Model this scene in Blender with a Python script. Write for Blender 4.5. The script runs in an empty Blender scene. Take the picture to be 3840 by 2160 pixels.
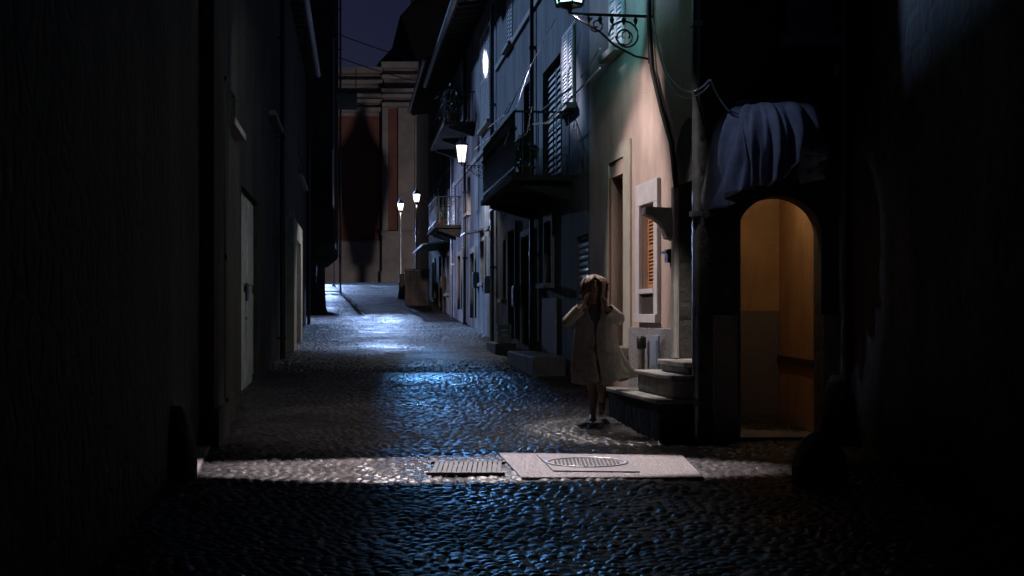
import bpy, bmesh, math, random
import numpy as np
from mathutils import Vector, Matrix
random.seed(7)
C = bpy.context.scene.collection
SC = bpy.context.scene
R = math.radians

# ------------------------------------------------------------------ camera, sky, moon, exposure
F = 5000.0                       # focal length in pixels of the 3840 wide photograph
CH = 1.73                        # eye height
cam = bpy.data.cameras.new('camera'); cam.lens = F/3840*36; cam.sensor_width = 36
cam.shift_y = 100/3840; cam.clip_end = 2000; cam.clip_start = 0.05
camo = bpy.data.objects.new('camera', cam); C.objects.link(camo)
camo.location = (0, 0, CH); camo.rotation_euler = (R(90), 0, 0); SC.camera = camo

MOON = Vector((-0.55, 0.66, 0.47)).normalized()     # direction towards the moon: far left, above the roofs
w = bpy.data.worlds.new('World'); SC.world = w; w.use_nodes = True
nt = w.node_tree; bg = nt.nodes['Background']
sky = nt.nodes.new('ShaderNodeTexSky'); sky.sky_type = 'NISHITA'; sky.sun_disc = False
sky.sun_elevation = math.asin(MOON.z); sky.sun_rotation = math.atan2(MOON.x, MOON.y)
mixc = nt.nodes.new('ShaderNodeMixRGB'); mixc.blend_type = 'MULTIPLY'; mixc.inputs[0].default_value = 1
mixc.inputs[2].default_value = (0.50, 0.48, 1.0, 1)
nt.links.new(sky.outputs[0], mixc.inputs[1]); nt.links.new(mixc.outputs[0], bg.inputs[0])
bg.inputs[1].default_value = 0.0038
sun = bpy.data.lights.new('moon', 'SUN'); sun.energy = 2.4; sun.angle = R(4); sun.color = (0.34, 0.56, 1.0)
so = bpy.data.objects.new('moon', sun); C.objects.link(so); so.rotation_euler = (-MOON).to_track_quat('-Z', 'Y').to_euler()
SC.view_settings.view_transform = 'Standard'; SC.view_settings.look = 'None'; SC.view_settings.exposure = 0; SC.view_settings.gamma = 1

def spot(name, loc, target, watts, color, size, blend=.5, radius=.05, sx=1, sy=1, roll=0):
    l = bpy.data.lights.new(name, 'SPOT'); l.energy = watts; l.color = color; l.spot_size = R(size); l.spot_blend = blend; l.shadow_soft_size = radius
    o = bpy.data.objects.new(name, l); C.objects.link(o); o.location = loc
    q = (Vector(target)-Vector(loc)).to_track_quat('-Z', 'Y')
    o.rotation_mode = 'QUATERNION'; o.rotation_quaternion = q; o.scale = (sx, sy, 1)
    return o
def point(name, loc, watts, color, radius=.05):
    l = bpy.data.lights.new(name, 'POINT'); l.energy = watts; l.color = color; l.shadow_soft_size = radius
    o = bpy.data.objects.new(name, l); C.objects.link(o); o.location = loc
    return o

# ------------------------------------------------------------------ ground profile and facade lines
_ys = np.array([-400, -10, 0, 15, 30, 45, 60, 75, 90, 105, 160, 900.]); _zs = np.array([-2, -.35, 0, .525, 1.05, 1.70, 2.58, 3.40, 3.95, 4.2, 4.4, 5.])
_gy = np.linspace(-420, 920, 6701); _gz = np.interp(_gy, _ys, _zs); _k = np.ones(31)/31; _gz = np.convolve(np.pad(_gz, 15, 'edge'), _k, 'valid')
def g(y): return float(np.interp(y, _gy, _gz))
def GA(y): return np.interp(y, _gy, _gz)
def RX(y): return 3.965-.15*y if y < 19.06 else 3.452-.123*y
def LX(y): return -1.52-.116*y

# ------------------------------------------------------------------ materials
MATS = {}
def principled(name):
    m = bpy.data.materials.new(name); m.use_nodes = True
    n = m.node_tree; b = n.nodes['Principled BSDF']
    return m, n, b
def tex(n, scale, detail=5, rough=.6, kind='noise', coord='Object', stretch=None):
    tc = n.nodes.new('ShaderNodeTexCoord')
    t = n.nodes.new('ShaderNodeTexNoise' if kind == 'noise' else 'ShaderNodeTexVoronoi')
    t.inputs['Scale'].default_value = scale
    if kind == 'noise': t.inputs['Detail'].default_value = detail; t.inputs['Roughness'].default_value = rough
    if stretch:
        mp = n.nodes.new('ShaderNodeMapping'); mp.inputs['Scale'].default_value = stretch
        n.links.new(tc.outputs[coord], mp.inputs[0]); n.links.new(mp.outputs[0], t.inputs['Vector'])
    else: n.links.new(tc.outputs[coord], t.inputs['Vector'])
    return t
def ramp(n, src, stops):
    r = n.nodes.new('ShaderNodeValToRGB'); e = r.color_ramp.elements
    while len(e) < len(stops): e.new(.5)
    for k, (p, c) in enumerate(stops): e[k].position = p; e[k].color = (*c, 1) if len(c) == 3 else c
    n.links.new(src, r.inputs[0]); return r
def mat(name, col, col2=None, scale=3, rough=.75, bump=.0, bscale=40, metal=0, stretch=None, spec=.5, lo=.35, hi=.68, detail=6, stain=None):
    """two-tone noise colour + bump"""
    if name in MATS: return MATS[name]
    m, n, b = principled(name)
    b.inputs['Roughness'].default_value = rough; b.inputs['Metallic'].default_value = metal
    b.inputs['Specular IOR Level'].default_value = spec
    if col2 is None: col2 = tuple(c*.7 for c in col)
    t = tex(n, scale, detail, stretch=stretch); r = ramp(n, t.outputs[0], [(lo, col2), (hi, col)])
    out = r.outputs[0]
    if stain:
        t3 = tex(n, .9, 8, .72, stretch=(1, 1, .35)); r3 = ramp(n, t3.outputs[0], [(.42, stain), (.6, (1, 1, 1))])
        mx = n.nodes.new('ShaderNodeMixRGB'); mx.blend_type = 'MULTIPLY'; mx.inputs[0].default_value = 1
        n.links.new(out, mx.inputs[1]); n.links.new(r3.outputs[0], mx.inputs[2]); out = mx.outputs[0]
    n.links.new(out, b.inputs['Base Color'])
    if bump:
        t2 = tex(n, bscale, 4); bp = n.nodes.new('ShaderNodeBump'); bp.inputs['Strength'].default_value = bump; bp.inputs['Distance'].default_value = .02
        n.links.new(t2.outputs[0], bp.inputs['Height']); n.links.new(bp.outputs[0], b.inputs['Normal'])
    MATS[name] = m; return m
def emit(name, col, strength):
    if name in MATS: return MATS[name]
    m, n, b = principled(name); b.inputs['Base Color'].default_value = (.8, .8, .8, 1)
    b.inputs['Emission Color'].default_value = (*col, 1); b.inputs['Emission Strength'].default_value = strength
    MATS[name] = m; return m

M_pink = mat('pink_plaster', (.49, .385, .325), (.40, .315, .27), 2.2, .9, .45, 42, stretch=(1.4, 1.4, .6), stain=(.78, .79, .80))
M_grey = mat('grey_plaster', (.19, .205, .22), (.09, .10, .11), 2.2, .9, .7, 24, stretch=(1.6, 1.6, .4), stain=(.4, .42, .45))
M_lilac = mat('pale_plaster', (.42, .41, .44), (.19, .195, .215), 2.0, .9, .7, 22, stretch=(1.8, 1.8, .4), stain=(.38, .4, .44))
M_old = mat('weathered_plaster', (.38, .32, .31), (.17, .15, .15), 1.7, .92, .7, 22, stretch=(1.6, 1.6, .45), stain=(.42, .42, .42))
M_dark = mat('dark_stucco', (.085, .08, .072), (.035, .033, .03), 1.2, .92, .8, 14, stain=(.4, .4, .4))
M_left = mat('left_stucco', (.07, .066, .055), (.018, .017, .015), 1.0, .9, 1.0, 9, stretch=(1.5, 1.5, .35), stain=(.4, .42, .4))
def masonry(m, sc, dist):
    n = m.node_tree; b = n.nodes['Principled BSDF']; old = b.inputs['Normal'].links[0].from_socket
    tc = n.nodes.new('ShaderNodeTexCoord'); nz = n.nodes.new('ShaderNodeTexNoise'); nz.inputs['Scale'].default_value = 2.2; nz.inputs['Detail'].default_value = 6
    ad = n.nodes.new('ShaderNodeMixRGB'); ad.blend_type = 'LINEAR_LIGHT'; ad.inputs[0].default_value = .12
    n.links.new(tc.outputs['Object'], nz.inputs['Vector']); n.links.new(tc.outputs['Object'], ad.inputs[1]); n.links.new(nz.outputs['Color'], ad.inputs[2])
    v = n.nodes.new('ShaderNodeTexVoronoi'); v.feature = 'DISTANCE_TO_EDGE'; v.inputs['Scale'].default_value = sc; n.links.new(ad.outputs[0], v.inputs['Vector'])
    r = ramp(n, v.outputs['Distance'], [(0, (0, 0, 0)), (.16, (1, 1, 1))]); bp = n.nodes.new('ShaderNodeBump'); bp.inputs['Strength'].default_value = 1; bp.inputs['Distance'].default_value = dist
    n.links.new(r.outputs[0], bp.inputs['Height']); n.links.new(old, bp.inputs['Normal']); n.links.new(bp.outputs[0], b.inputs['Normal'])
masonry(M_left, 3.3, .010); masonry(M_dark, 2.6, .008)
M_stone = mat('grey_stone', (.36, .34, .32), (.24, .23, .22), 5, .8, .4, 40)
M_gran = mat('speckled_granite', (.30, .30, .29), (.10, .10, .10), 60, .6, .2, 90, lo=.42, hi=.58, detail=2)
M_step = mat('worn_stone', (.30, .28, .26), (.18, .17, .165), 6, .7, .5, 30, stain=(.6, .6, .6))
M_churchs = mat('church_stone', (.31, .285, .27), (.20, .185, .175), .8, .9, .3, 8)
M_churchr = mat('church_red_stucco', (.20, .085, .065), (.13, .055, .045), .8, .9, .3, 8)
M_wood = mat('brown_wood', (.16, .08, .035), (.09, .045, .02), 8, .55, .2, 30, stretch=(6, 6, .6))
M_shut = mat('orange_brown_shutter', (.40, .19, .08), (.30, .14, .06), 8, .5, .15, 30, stretch=(6, 6, .6))
M_dwood = mat('dark_wood', (.055, .045, .04), (.03, .026, .022), 8, .55, .3, 30, stretch=(6, 6, .6))
M_gshut = mat('grey_painted_shutter', (.80, .80, .82), (.68, .68, .71), 6, .35, .1, 40)
M_white = mat('chalky_white_paint', (.66, .69, .69), (.26, .28, .27), 7, .8, .3, 25, stretch=(3, 3, .7))
M_iron = mat('black_iron', (.035, .035, .038), (.02, .02, .022), 20, .45, .3, 60, metal=.6)
M_zinc = mat('zinc_pipe', (.30, .31, .33), (.17, .18, .19), 6, .38, .1, 30, metal=.85)
M_cable = mat('grey_cable', (.50, .52, .55), (.36, .37, .40), 12, .35, 0)
M_tile = mat('roof_tile', (.16, .11, .09), (.09, .065, .055), 6, .85, .6, 12)
M_ochre = mat('ochre_plaster', (.50, .305, .14), (.40, .235, .10), 2.4, .9, .5, 30, stain=(.7, .68, .64))
M_grout = mat('brown_dado', (.22, .17, .14), (.15, .12, .10), 40, .8, .4, 60)
M_blue = mat('blue_grey_canvas', (.22, .235, .29), (.14, .15, .19), 5, .85, .2, 120)
M_leaf = mat('dark_leaves', (.06, .10, .045), (.03, .055, .03), 9, .5, 0)
M_terra = mat('terracotta', (.30, .13, .08), (.20, .09, .06), 12, .8, .2, 40)
M_glass = mat('dark_window_glass', (.02, .022, .028), (.012, .013, .018), 3, .08, .05, 3, spec=.8)
M_green = mat('green_paint', (.05, .16, .09), (.03, .10, .06), 8, .45, .1, 40)
M_conc = mat('pebbled_concrete', (.33, .29, .285), (.10, .085, .08), 60, .45, 1.0, 75, lo=.42, hi=.58, detail=3)
M_metal = mat('cast_iron_cover', (.20, .19, .20), (.11, .105, .11), 25, .5, .3, 60, metal=.4)
M_sheet = mat('blue_grey_sheet_metal', (.20, .25, .33), (.15, .19, .25), 5, .5, .1, 40, metal=.1)
M_coat = mat('pale_raincoat', (.42, .40, .34), (.33, .315, .27), 6, .8, .3, 90)
M_hood = mat('pale_headscarf', (.34, .26, .22), (.27, .20, .17), 8, .8, .3, 90)
M_skin = mat('skin', (.42, .24, .17), (.38, .21, .15), 12, .5, .05, 80)
M_hair = mat('auburn_hair', (.34, .22, .16), (.15, .09, .06), 34, .42, .8, 70, stretch=(7, 7, .5))
M_dress = mat('patterned_dress', (.24, .06, .11), (.12, .10, .10), 26, .8, 0, lo=.47, hi=.55, detail=1)
M_shoe = mat('black_leather', (.02, .02, .02), (.012, .012, .012), 12, .3, .1, 60)
M_hill = mat('dark_far_wall', (.014, .014, .016), (.01, .01, .011), .4, .95, .3, 3)
E_near = emit('near_lantern_glass', (.45, 1.0, .92), 3.2)
E_mid = emit('street_lantern_glass', (1.0, .94, .88), 2.6)
E_far = emit('far_lamp_glass', (1.0, .95, .82), 5)

# wet cobbles: real relief close by, bump relief farther off
def cobble_mat(name, relief):
    m, n, b = principled(name); b.inputs['Specular IOR Level'].default_value = .35
    t = tex(n, 1.1, 6, .65); r = ramp(n, t.outputs[0], [(.3, (.022, .023, .026)), (.7, (.06, .056, .056))])
    tv = tex(n, 10.5, kind='voronoi'); mx = n.nodes.new('ShaderNodeMixRGB'); mx.blend_type = 'MULTIPLY'; mx.inputs[0].default_value = .8
    sep = ramp(n, tv.outputs['Color'], [(0, (.22, .22, .23)), (1, (1.9, 1.75, 1.7))])
    n.links.new(r.outputs[0], mx.inputs[1]); n.links.new(sep.outputs[0], mx.inputs[2]); n.links.new(mx.outputs[0], b.inputs['Base Color'])
    t2 = tex(n, .7, 4, .6); rr = ramp(n, t2.outputs[0], [(.35, ((.42 if relief else .24),)*3), (.65, ((.66 if relief else .48),)*3)]); n.links.new(rr.outputs[0], b.inputs['Roughness'])
    t3 = tex(n, 55, 4, .6); bp = n.nodes.new('ShaderNodeBump'); bp.inputs['Strength'].default_value = .35; bp.inputs['Distance'].default_value = .012
    n.links.new(t3.outputs[0], bp.inputs['Height'])
    if relief:
        v2 = tex(n, 10.5, kind='voronoi'); v2.feature = 'F1'
        b2 = n.nodes.new('ShaderNodeBump'); b2.invert = True; b2.inputs['Strength'].default_value = 1.0; b2.inputs['Distance'].default_value = .09
        n.links.new(v2.outputs['Distance'], b2.inputs['Height']); n.links.new(bp.outputs[0], b2.inputs['Normal']); n.links.new(b2.outputs[0], b.inputs['Normal'])
    else: n.links.new(bp.outputs[0], b.inputs['Normal'])
    MATS[name] = m; return m
M_cob = cobble_mat('wet_cobbles', False); M_cobfar = cobble_mat('wet_cobbles_far', True)

# ------------------------------------------------------------------ mesh builder
class MB:
    def __init__(s): s.v = []; s.f = []; s.sm = []
    def add(s, vs, fs, smooth=False):
        o = len(s.v); s.v += [tuple(p) for p in vs]; s.f += [tuple(i+o for i in q) for q in fs]; s.sm += [smooth]*len(fs); return s
    def quad(s, a, b, c, d): return s.add([a, b, c, d], [(0, 1, 2, 3)])
    def box(s, x0, x1, y0, y1, z0, z1, M=None):
        vs = [Vector((x, y, z)) for z in (z0, z1) for y in (y0, y1) for x in (x0, x1)]
        if M: vs = [M @ p for p in vs]
        return s.add(vs, [(0, 2, 3, 1), (4, 5, 7, 6), (0, 1, 5, 4), (2, 6, 7, 3), (0, 4, 6, 2), (1, 3, 7, 5)])
    def prism(s, poly, a, b, axis='y', M=None):
        """poly of 2-D points extruded from a to b along an axis"""
        n = len(poly); mk = {'y': lambda p, t: Vector((p[0], t, p[1])), 'x': lambda p, t: Vector((t, p[0], p[1])), 'z': lambda p, t: Vector((p[0], p[1], t))}[axis]
        vs = [mk(p, a) for p in poly]+[mk(p, b) for p in poly]
        if M: vs = [M @ p for p in vs]
        return s.add(vs, [tuple(range(n))[::-1], tuple(range(n, 2*n))]+[(i, (i+1) % n, (i+1) % n+n, i+n) for i in range(n)])
    def tube(s, pts, r, n=8, cap=True):
        pts = [Vector(p) for p in pts]; rs = r if isinstance(r, (list, tuple)) else [r]*len(pts); vs = []
        for i, p in enumerate(pts):
            t = (pts[min(i+1, len(pts)-1)]-pts[max(i-1, 0)]).normalized()
            a = t.cross(Vector((0, 0, 1)));  a = a.normalized() if a.length > 1e-3 else Vector((1, 0, 0))
            b = t.cross(a).normalized()
            vs += [p+(a*math.cos(2*math.pi*k/n)+b*math.sin(2*math.pi*k/n))*rs[i] for k in range(n)]
        fs = [(i*n+k, i*n+(k+1) % n, (i+1)*n+(k+1) % n, (i+1)*n+k) for i in range(len(pts)-1) for k in range(n)]
        s.add(vs, fs, True)
        if cap: s.add(vs[:n], [tuple(range(n))]); s.add(vs[-n:], [tuple(range(n))[::-1]])
        return s
    def lathe(s, prof, c=(0, 0, 0), n=16, ang=0, smooth=True):
        vs = []
        for r, z in prof: vs += [(c[0]+r*math.cos(ang+2*math.pi*k/n), c[1]+r*math.sin(ang+2*math.pi*k/n), c[2]+z) for k in range(n)]
        return s.add(vs, [(i*n+k, i*n+(k+1) % n, (i+1)*n+(k+1) % n, (i+1)*n+k) for i in range(len(prof)-1) for k in range(n)], smooth)
    def loft(s, rings, close=True, smooth=True, caps=False):
        n = len(rings[0]); vs = [p for r in rings for p in r]; m = n if close else n-1
        s.add(vs, [(i*n+k, i*n+(k+1) % n, (i+1)*n+(k+1) % n, (i+1)*n+k) for i in range(len(rings)-1) for k in range(m)], smooth)
        if caps: s.add(rings[0], [tuple(range(n))[::-1]]); s.add(rings[-1], [tuple(range(n))])
        return s
    def leaves(s, c, rad, n, size=.05, rnd=random):
        for _ in range(n):
            while True:
                p = Vector((rnd.uniform(-1, 1), rnd.uniform(-1, 1), rnd.uniform(-1, 1)))
                if p.length < 1: break
            p = Vector((c[0]+p.x*rad[0], c[1]+p.y*rad[1], c[2]+p.z*rad[2]))
            a = Vector((rnd.gauss(0, 1), rnd.gauss(0, 1), rnd.gauss(0, 1))).normalized(); b = a.orthogonal().normalized()
            z = size*rnd.uniform(.6, 1.4)
            s.add([p-a*z, p+b*z*.45, p+a*z, p-b*z*.45], [(0, 1, 2, 3)])
        return s
    def build(s, name, m, parent=None, bevel=0):
        me = bpy.data.meshes.new(name); me.from_pydata(s.v, [], s.f); me.materials.append(m)
        me.polygons.foreach_set('use_smooth', s.sm)
        bm = bmesh.new(); bm.from_mesh(me); bmesh.ops.recalc_face_normals(bm, faces=bm.faces); bm.to_mesh(me); bm.free()
        o = bpy.data.objects.new(name, me); C.objects.link(o)
        if parent: o.parent = parent
        if bevel:
            b = o.modifiers.new('bevel', 'BEVEL'); b.width = bevel; b.segments = 2; b.limit_method = 'ANGLE'
        return o
def tag(o, label=None, cat=None, group=None, kind=None):
    for k, v in (('label', label), ('category', cat), ('group', group), ('kind', kind)):
        if v: o[k] = v
    return o
def thing(name, label, cat, loc=(0, 0, 0), rz=0, group=None):
    o = bpy.data.objects.new(name, None); C.objects.link(o); o.empty_display_size = .2
    o.location = loc; o.rotation_euler = (0, 0, rz); return tag(o, label, cat, group)
def copy_tree(o, parent=None):
    c = o.copy(); C.objects.link(c)
    if parent: c.parent = parent
    for ch in list(o.children): copy_tree(ch, c)
    return c

# ------------------------------------------------------------------ ground
def build_ground():
    xs = np.unique(np.concatenate([np.linspace(-400, -30, 24), np.linspace(-30, 30, 61), np.linspace(30, 400, 24)]))
    ys = np.unique(np.concatenate([np.linspace(-300, -10, 20), np.linspace(-10, 130, 141), np.linspace(130, 900, 40)]))
    X, Y = np.meshgrid(xs, ys); Z = GA(Y)-.03; nx, ny = len(xs), len(ys)
    v = np.stack([X, Y, Z], -1).reshape(-1, 3); i = np.arange(ny-1)[:, None]*nx+np.arange(nx-1)[None]
    f = np.stack([i, i+1, i+nx+1, i+nx], -1).reshape(-1, 4)
    me = bpy.data.meshes.new('ground'); me.from_pydata(v.tolist(), [], f.tolist()); me.materials.append(M_cobfar)
    me.polygons.foreach_set('use_smooth', [True]*len(f))
    o = bpy.data.objects.new('ground', me); C.objects.link(o); tag(o, kind='structure')
    # the cobbled street itself
    rows = [6.3]
    while rows[-1] < 64:
        y = rows[-1]; rows.append(y+(.017 if y < 14 else .024 if y < 20 else .036 if y < 27 else .3))
    ys = np.array(rows); nc = 470; t = np.linspace(0, 1, nc)
    Y = np.repeat(ys[:, None], nc, 1); X = (-1.52-.116*Y)-.5+t[None]*7.9
    xs = X+.12*Y                                       # along-street coordinate
    arc = np.abs(((xs/1.5) % 1)-.5)*2; wob = .022*np.sin(xs*9.1+Y*2.3)+.018*np.sin(Y*7.7-xs*4.1)+.02*np.sin(xs*3.3-Y*5.9); rowc = (Y+.17*arc**2+wob)/.088
    r = np.floor(rowc); fr = rowc-r
    def h(a, b, s): 
        q = np.sin(a*127.1+b*311.7+s*74.7)*43758.5453; return q-np.floor(q)
    colc = (xs+.016*np.sin(Y*11+xs*6))/.096+.5*(r % 2)+.9*h(r, 0*r, 1); c = np.floor(colc); fc = colc-c
    fr2 = np.clip((fr-.5)*2*(1.02+.18*h(r, c, 2)), -1, 1); fc2 = np.clip((fc-.5)*2*(1.02+.18*h(r, c, 3)), -1, 1)
    pw = 3.0+3.5*h(r, c, 7); dome = (1-np.abs(fr2)**pw)*(1-np.abs(fc2)**pw); dome = np.clip(dome, 0, 1)**.5
    H = .014*dome+.010*(h(r, c, 4)-.5)*dome-.010*(h(r, c, 9) > .93)*dome+.013*dome*((h(r, c, 5)-.5)*fr2+(h(r, c, 6)-.5)*fc2)
    fade = np.clip((26-Y)/3, 0, 1)
    und = .012*np.sin(X*1.7+Y*.6)+.010*np.sin(Y*1.3-X*.8)+.02*np.sin(Y*.37+1)
    Z = GA(Y)+H*fade+.012*(1-fade)+und*.7
    v = np.stack([X, Y, Z], -1).reshape(-1, 3).astype(np.float32); nr = len(ys)
    i = (np.arange(nr-1)[:, None]*nc+np.arange(nc-1)[None]).reshape(-1)
    f = np.stack([i, i+1, i+nc+1, i+nc], -1).astype(np.int32)
    me = bpy.data.meshes.new('cobbled_street'); me.vertices.add(len(v)); me.vertices.foreach_set('co', v.ravel())
    me.loops.add(f.size); me.loops.foreach_set('vertex_index', f.ravel()); me.polygons.add(len(f))
    me.polygons.foreach_set('loop_start', np.arange(0, f.size, 4, dtype=np.int32)); me.polygons.foreach_set('loop_total', np.full(len(f), 4, dtype=np.int32))
    me.materials.append(M_cob); me.materials.append(M_cobfar)
    me.polygons.foreach_set('material_index', np.repeat((ys[:-1] > 22).astype(np.int32), nc-1))
    me.polygons.foreach_set('use_smooth', np.ones(len(f), dtype=bool)); me.update(calc_edges=True)
    o = bpy.data.objects.new('cobbled_street', me); C.objects.link(o); tag(o, kind='structure')
build_ground()

# ------------------------------------------------------------------ houses
class House:
    """root at the base of one facade end; local x runs along the facade, local y out into the street"""
    def __init__(s, name, label, p0, p1, cat='house', group=None):
        s.p0 = Vector((p0[0], p0[1])); d = Vector((p1[0], p1[1]))-s.p0; s.W = d.length; s.d = d.normalized(); s.n = Vector((-s.d.y, s.d.x))
        s.zb = min(g(p0[1]), g(p1[1]))-.15
        s.rz = math.atan2(s.d.y, s.d.x)
        s.root = thing(name, label, cat, (p0[0], p0[1], s.zb), s.rz, group)
        s.M = Matrix.Translation((p0[0], p0[1], s.zb)) @ Matrix.Rotation(s.rz, 4, 'Z')
    def uv(s, x, y, w=0):
        k = (x-1920)/F; q = s.p0+s.n*w; u = (k*q.y-q.x)/(s.d.x-k*s.d.y); Y = q.y+u*s.d.y
        return u, CH+(1180-y)/F*Y-s.zb
    def u(s, x, w=0): return s.uv(x, 0, w)[0]
    def rect(s, x0, x1, y0, y1, at=None):
        ua, ub = s.u(x0), s.u(x1); m = at if at is not None else (x0+x1)/2
        va, vb = s.uv(m, y0)[1], s.uv(m, y1)[1]
        return (min(ua, ub), max(ua, ub), min(va, vb), max(va, vb))
    def W2(s, u, w, v): return s.M @ Vector((u, w, v))
    def gv(s, u): return g(s.p0.y+s.d.y*u)-s.zb
    def walls(s, H, m, openings=(), depth=6, reveal=.22, v0=-.6, name='wall'):
        b = MB(); W = s.W
        us = sorted({0, W, *[min(max(o[i], 0), W) for o in openings for i in (0, 1)]}); vs = sorted({v0, H, *[o[i] for o in openings for i in (2, 3)]})
        for i in range(len(us)-1):
            for j in range(len(vs)-1):
                cu, cv = (us[i]+us[i+1])/2, (vs[j]+vs[j+1])/2
                if any(o[0] < cu < o[1] and o[2] < cv < o[3] for o in openings): continue
                b.quad((us[i], 0, vs[j]), (us[i+1], 0, vs[j]), (us[i+1], 0, vs[j+1]), (us[i], 0, vs[j+1]))
        for o in openings:
            a, c, e, f = o[:4]; r = -reveal
            b.quad((a, 0, e), (a, r, e), (a, r, f), (a, 0, f)); b.quad((c, 0, e), (c, r, e), (c, r, f), (c, 0, f))
            b.quad((a, 0, f), (c, 0, f), (c, r, f), (a, r, f)); b.quad((a, 0, e), (c, 0, e), (c, r, e), (a, r, e))
        b.quad((0, 0, v0), (0, 0, H), (0, -depth, H), (0, -depth, v0)); b.quad((W, 0, v0), (W, 0, H), (W, -depth, H), (W, -depth, v0))
        b.quad((0, -depth, v0), (W, -depth, v0), (W, -depth, H), (0, -depth, H)); b.quad((0, 0, H), (W, 0, H), (W, -depth, H), (0, -depth, H))
        s.H = H; s.depth = depth
        return b.build(name, m, s.root)
    def window(s, r, m_sh=None, reveal=.22, shutter='closed', slats=14, m_frame=None, sill=True, surround=None, inset=.10, sill_w=.12):
        a, c, e, f = r; mf = m_frame or M_dwood
        wn = MB(); t = .05
        for q in ((a, a+t, e, f), (c-t, c, e, f), (a+t, c-t, f-t, f), (a+t, c-t, e, e+t), ((a+c)/2-t/2, (a+c)/2+t/2, e+t, f-t), (a+t, c-t, (e+f)/2-.02, (e+f)/2+.02)):
            wn.box(q[0], q[1], -reveal+.002, -reveal+.05, q[2], q[3])
        wo = wn.build('window', mf, s.root)
        MB().box(a+.01, c-.01, -reveal-.02, -reveal, e+.01, f-.01).build('pane', M_glass, wo)
        mm = (a+c)/2
        if shutter == 'closed':
            for (p, q) in ((a+.004, mm-.006), (mm+.006, c-.004)): s.leaf(p, q, e+.01, f-.01, -inset, m_sh, slats, wo)
        elif shutter == 'open':
            L = (c-a)/2
            s.leaf(a-L-.03, a-.03, e, f, .045, m_sh, slats, wo); s.leaf(c+.03, c+L+.03, e, f, .045, m_sh, slats, wo)
        elif shutter == 'ajar':                        # swung out at right angles to the wall
            L = (c-a)/2
            for base in (a-.02, c+.02):
                M = Matrix.Translation((base, .04, 0)) @ Matrix.Rotation(R(78 if base < mm else 96), 4, 'Z')
                s.leaf(0, L, e, f, 0, m_sh, slats, wo, M)
        if sill: MB().box(a-.1, c+.1, .003-reveal, sill_w, e-.09, e-.003).build('sill', M_stone, wo, .008)
        if surround:
            sw, sd = surround; b = MB()
            b.box(a-sw, a-.002, .003, sd, e-.002, f); b.box(c+.002, c+sw, .003, sd, e-.002, f); b.box(a-sw, c+sw, .003, sd, f, f+sw)
            b.build('surround', M_stone, wo, .008)
        return wo
    def leaf(s, a, c, e, f, y, m, slats, parent, M=None):
        tilt = m is not M_gshut
        b = MB(); t = .055; d = .035
        b.box(a, a+t, y-d/2, y+d/2, e, f, M); b.box(c-t, c, y-d/2, y+d/2, e, f, M)
        for z in (e, (e+f)/2-t/2, f-t): b.box(a+t, c-t, y-d/2, y+d/2, z, z+t, M)
        n = max(6, slats); hh = (f-e-2*t)/n; tl = .42 if tilt else .16; qq = .52 if tilt else .33
        for k in range(n):
            z = e+t+(k+.5)*hh; q = hh*qq
            p = [Vector((x, yy, zz)) for x, yy, zz in ((a+t, y+d*tl, z-q*(.7 if tilt else 1)), (c-t, y+d*tl, z-q*(.7 if tilt else 1)), (c-t, y-d*tl, z+q*(.7 if tilt else 1)), (a+t, y-d*tl, z+q*(.7 if tilt else 1)))]
            o = [pp+Vector((0, .006, .006)) for pp in p]
            vs = p+o
            if M: vs = [M @ k2 for k2 in vs]
            b.add(vs, [(0, 1, 2, 3), (4, 7, 6, 5), (0, 4, 5, 1), (2, 6, 7, 3), (0, 3, 7, 4), (1, 5, 6, 2)])
        return b.build('shutter', m, parent)
    def door(s, r, m, reveal=.22, surround=None, ms=None, leaves=1, panels=3, label=None, gap=.008):
        a, c, e, f = r; b = MB(); y = -reveal+.06
        w_ = (c-a)/leaves
        for k in range(leaves):
            p, q = a+k*w_+gap, a+(k+1)*w_-gap
            b.box(p, q, y-.05, y, e, f-.01)
            hh = (f-e-.1)/panels
            for j in range(panels): 
                z0 = e+.1+j*hh; 
                b.box(p+.09, q-.09, y+.002, y+.022, z0+.06, z0+hh-.06)
        do = b.build('door', m, s.root, .006)
        if label: do['label'] = label
        h = MB(); h.lathe([(0, .05), (.022, .045), (.028, .03), (.016, .012), (.012, 0)], n=10)
        ho = h.build('handle', M_zinc, do); ho.location = (a+.12 if leaves == 1 else (a+c)/2+.07, y, e+1.0); ho.rotation_euler = (R(-90), 0, 0)
        if surround:
            sw, sd = surround; b = MB()
            b.box(a-sw, a-.002, .003, sd, e, f); b.box(c+.002, c+sw, .003, sd, e, f); b.box(a-sw, c+sw, .003, sd, f, f+sw)
            b.build('door_surround', ms or M_stone, do, .008)
        return do
    def pipe(s, u, v0, v1, r=.05, w=.09, m=None, name='drainpipe'):
        b = MB().tube([(u, w, v0), (u, w, v1)], r, 10)
        z = v0+.8
        while z < v1: b.box(u-r-.015, u+r+.015, .002, w+r+.012, z, z+.05); z += 1.9
        return b.build(name, m or M_zinc, s.root)
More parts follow.
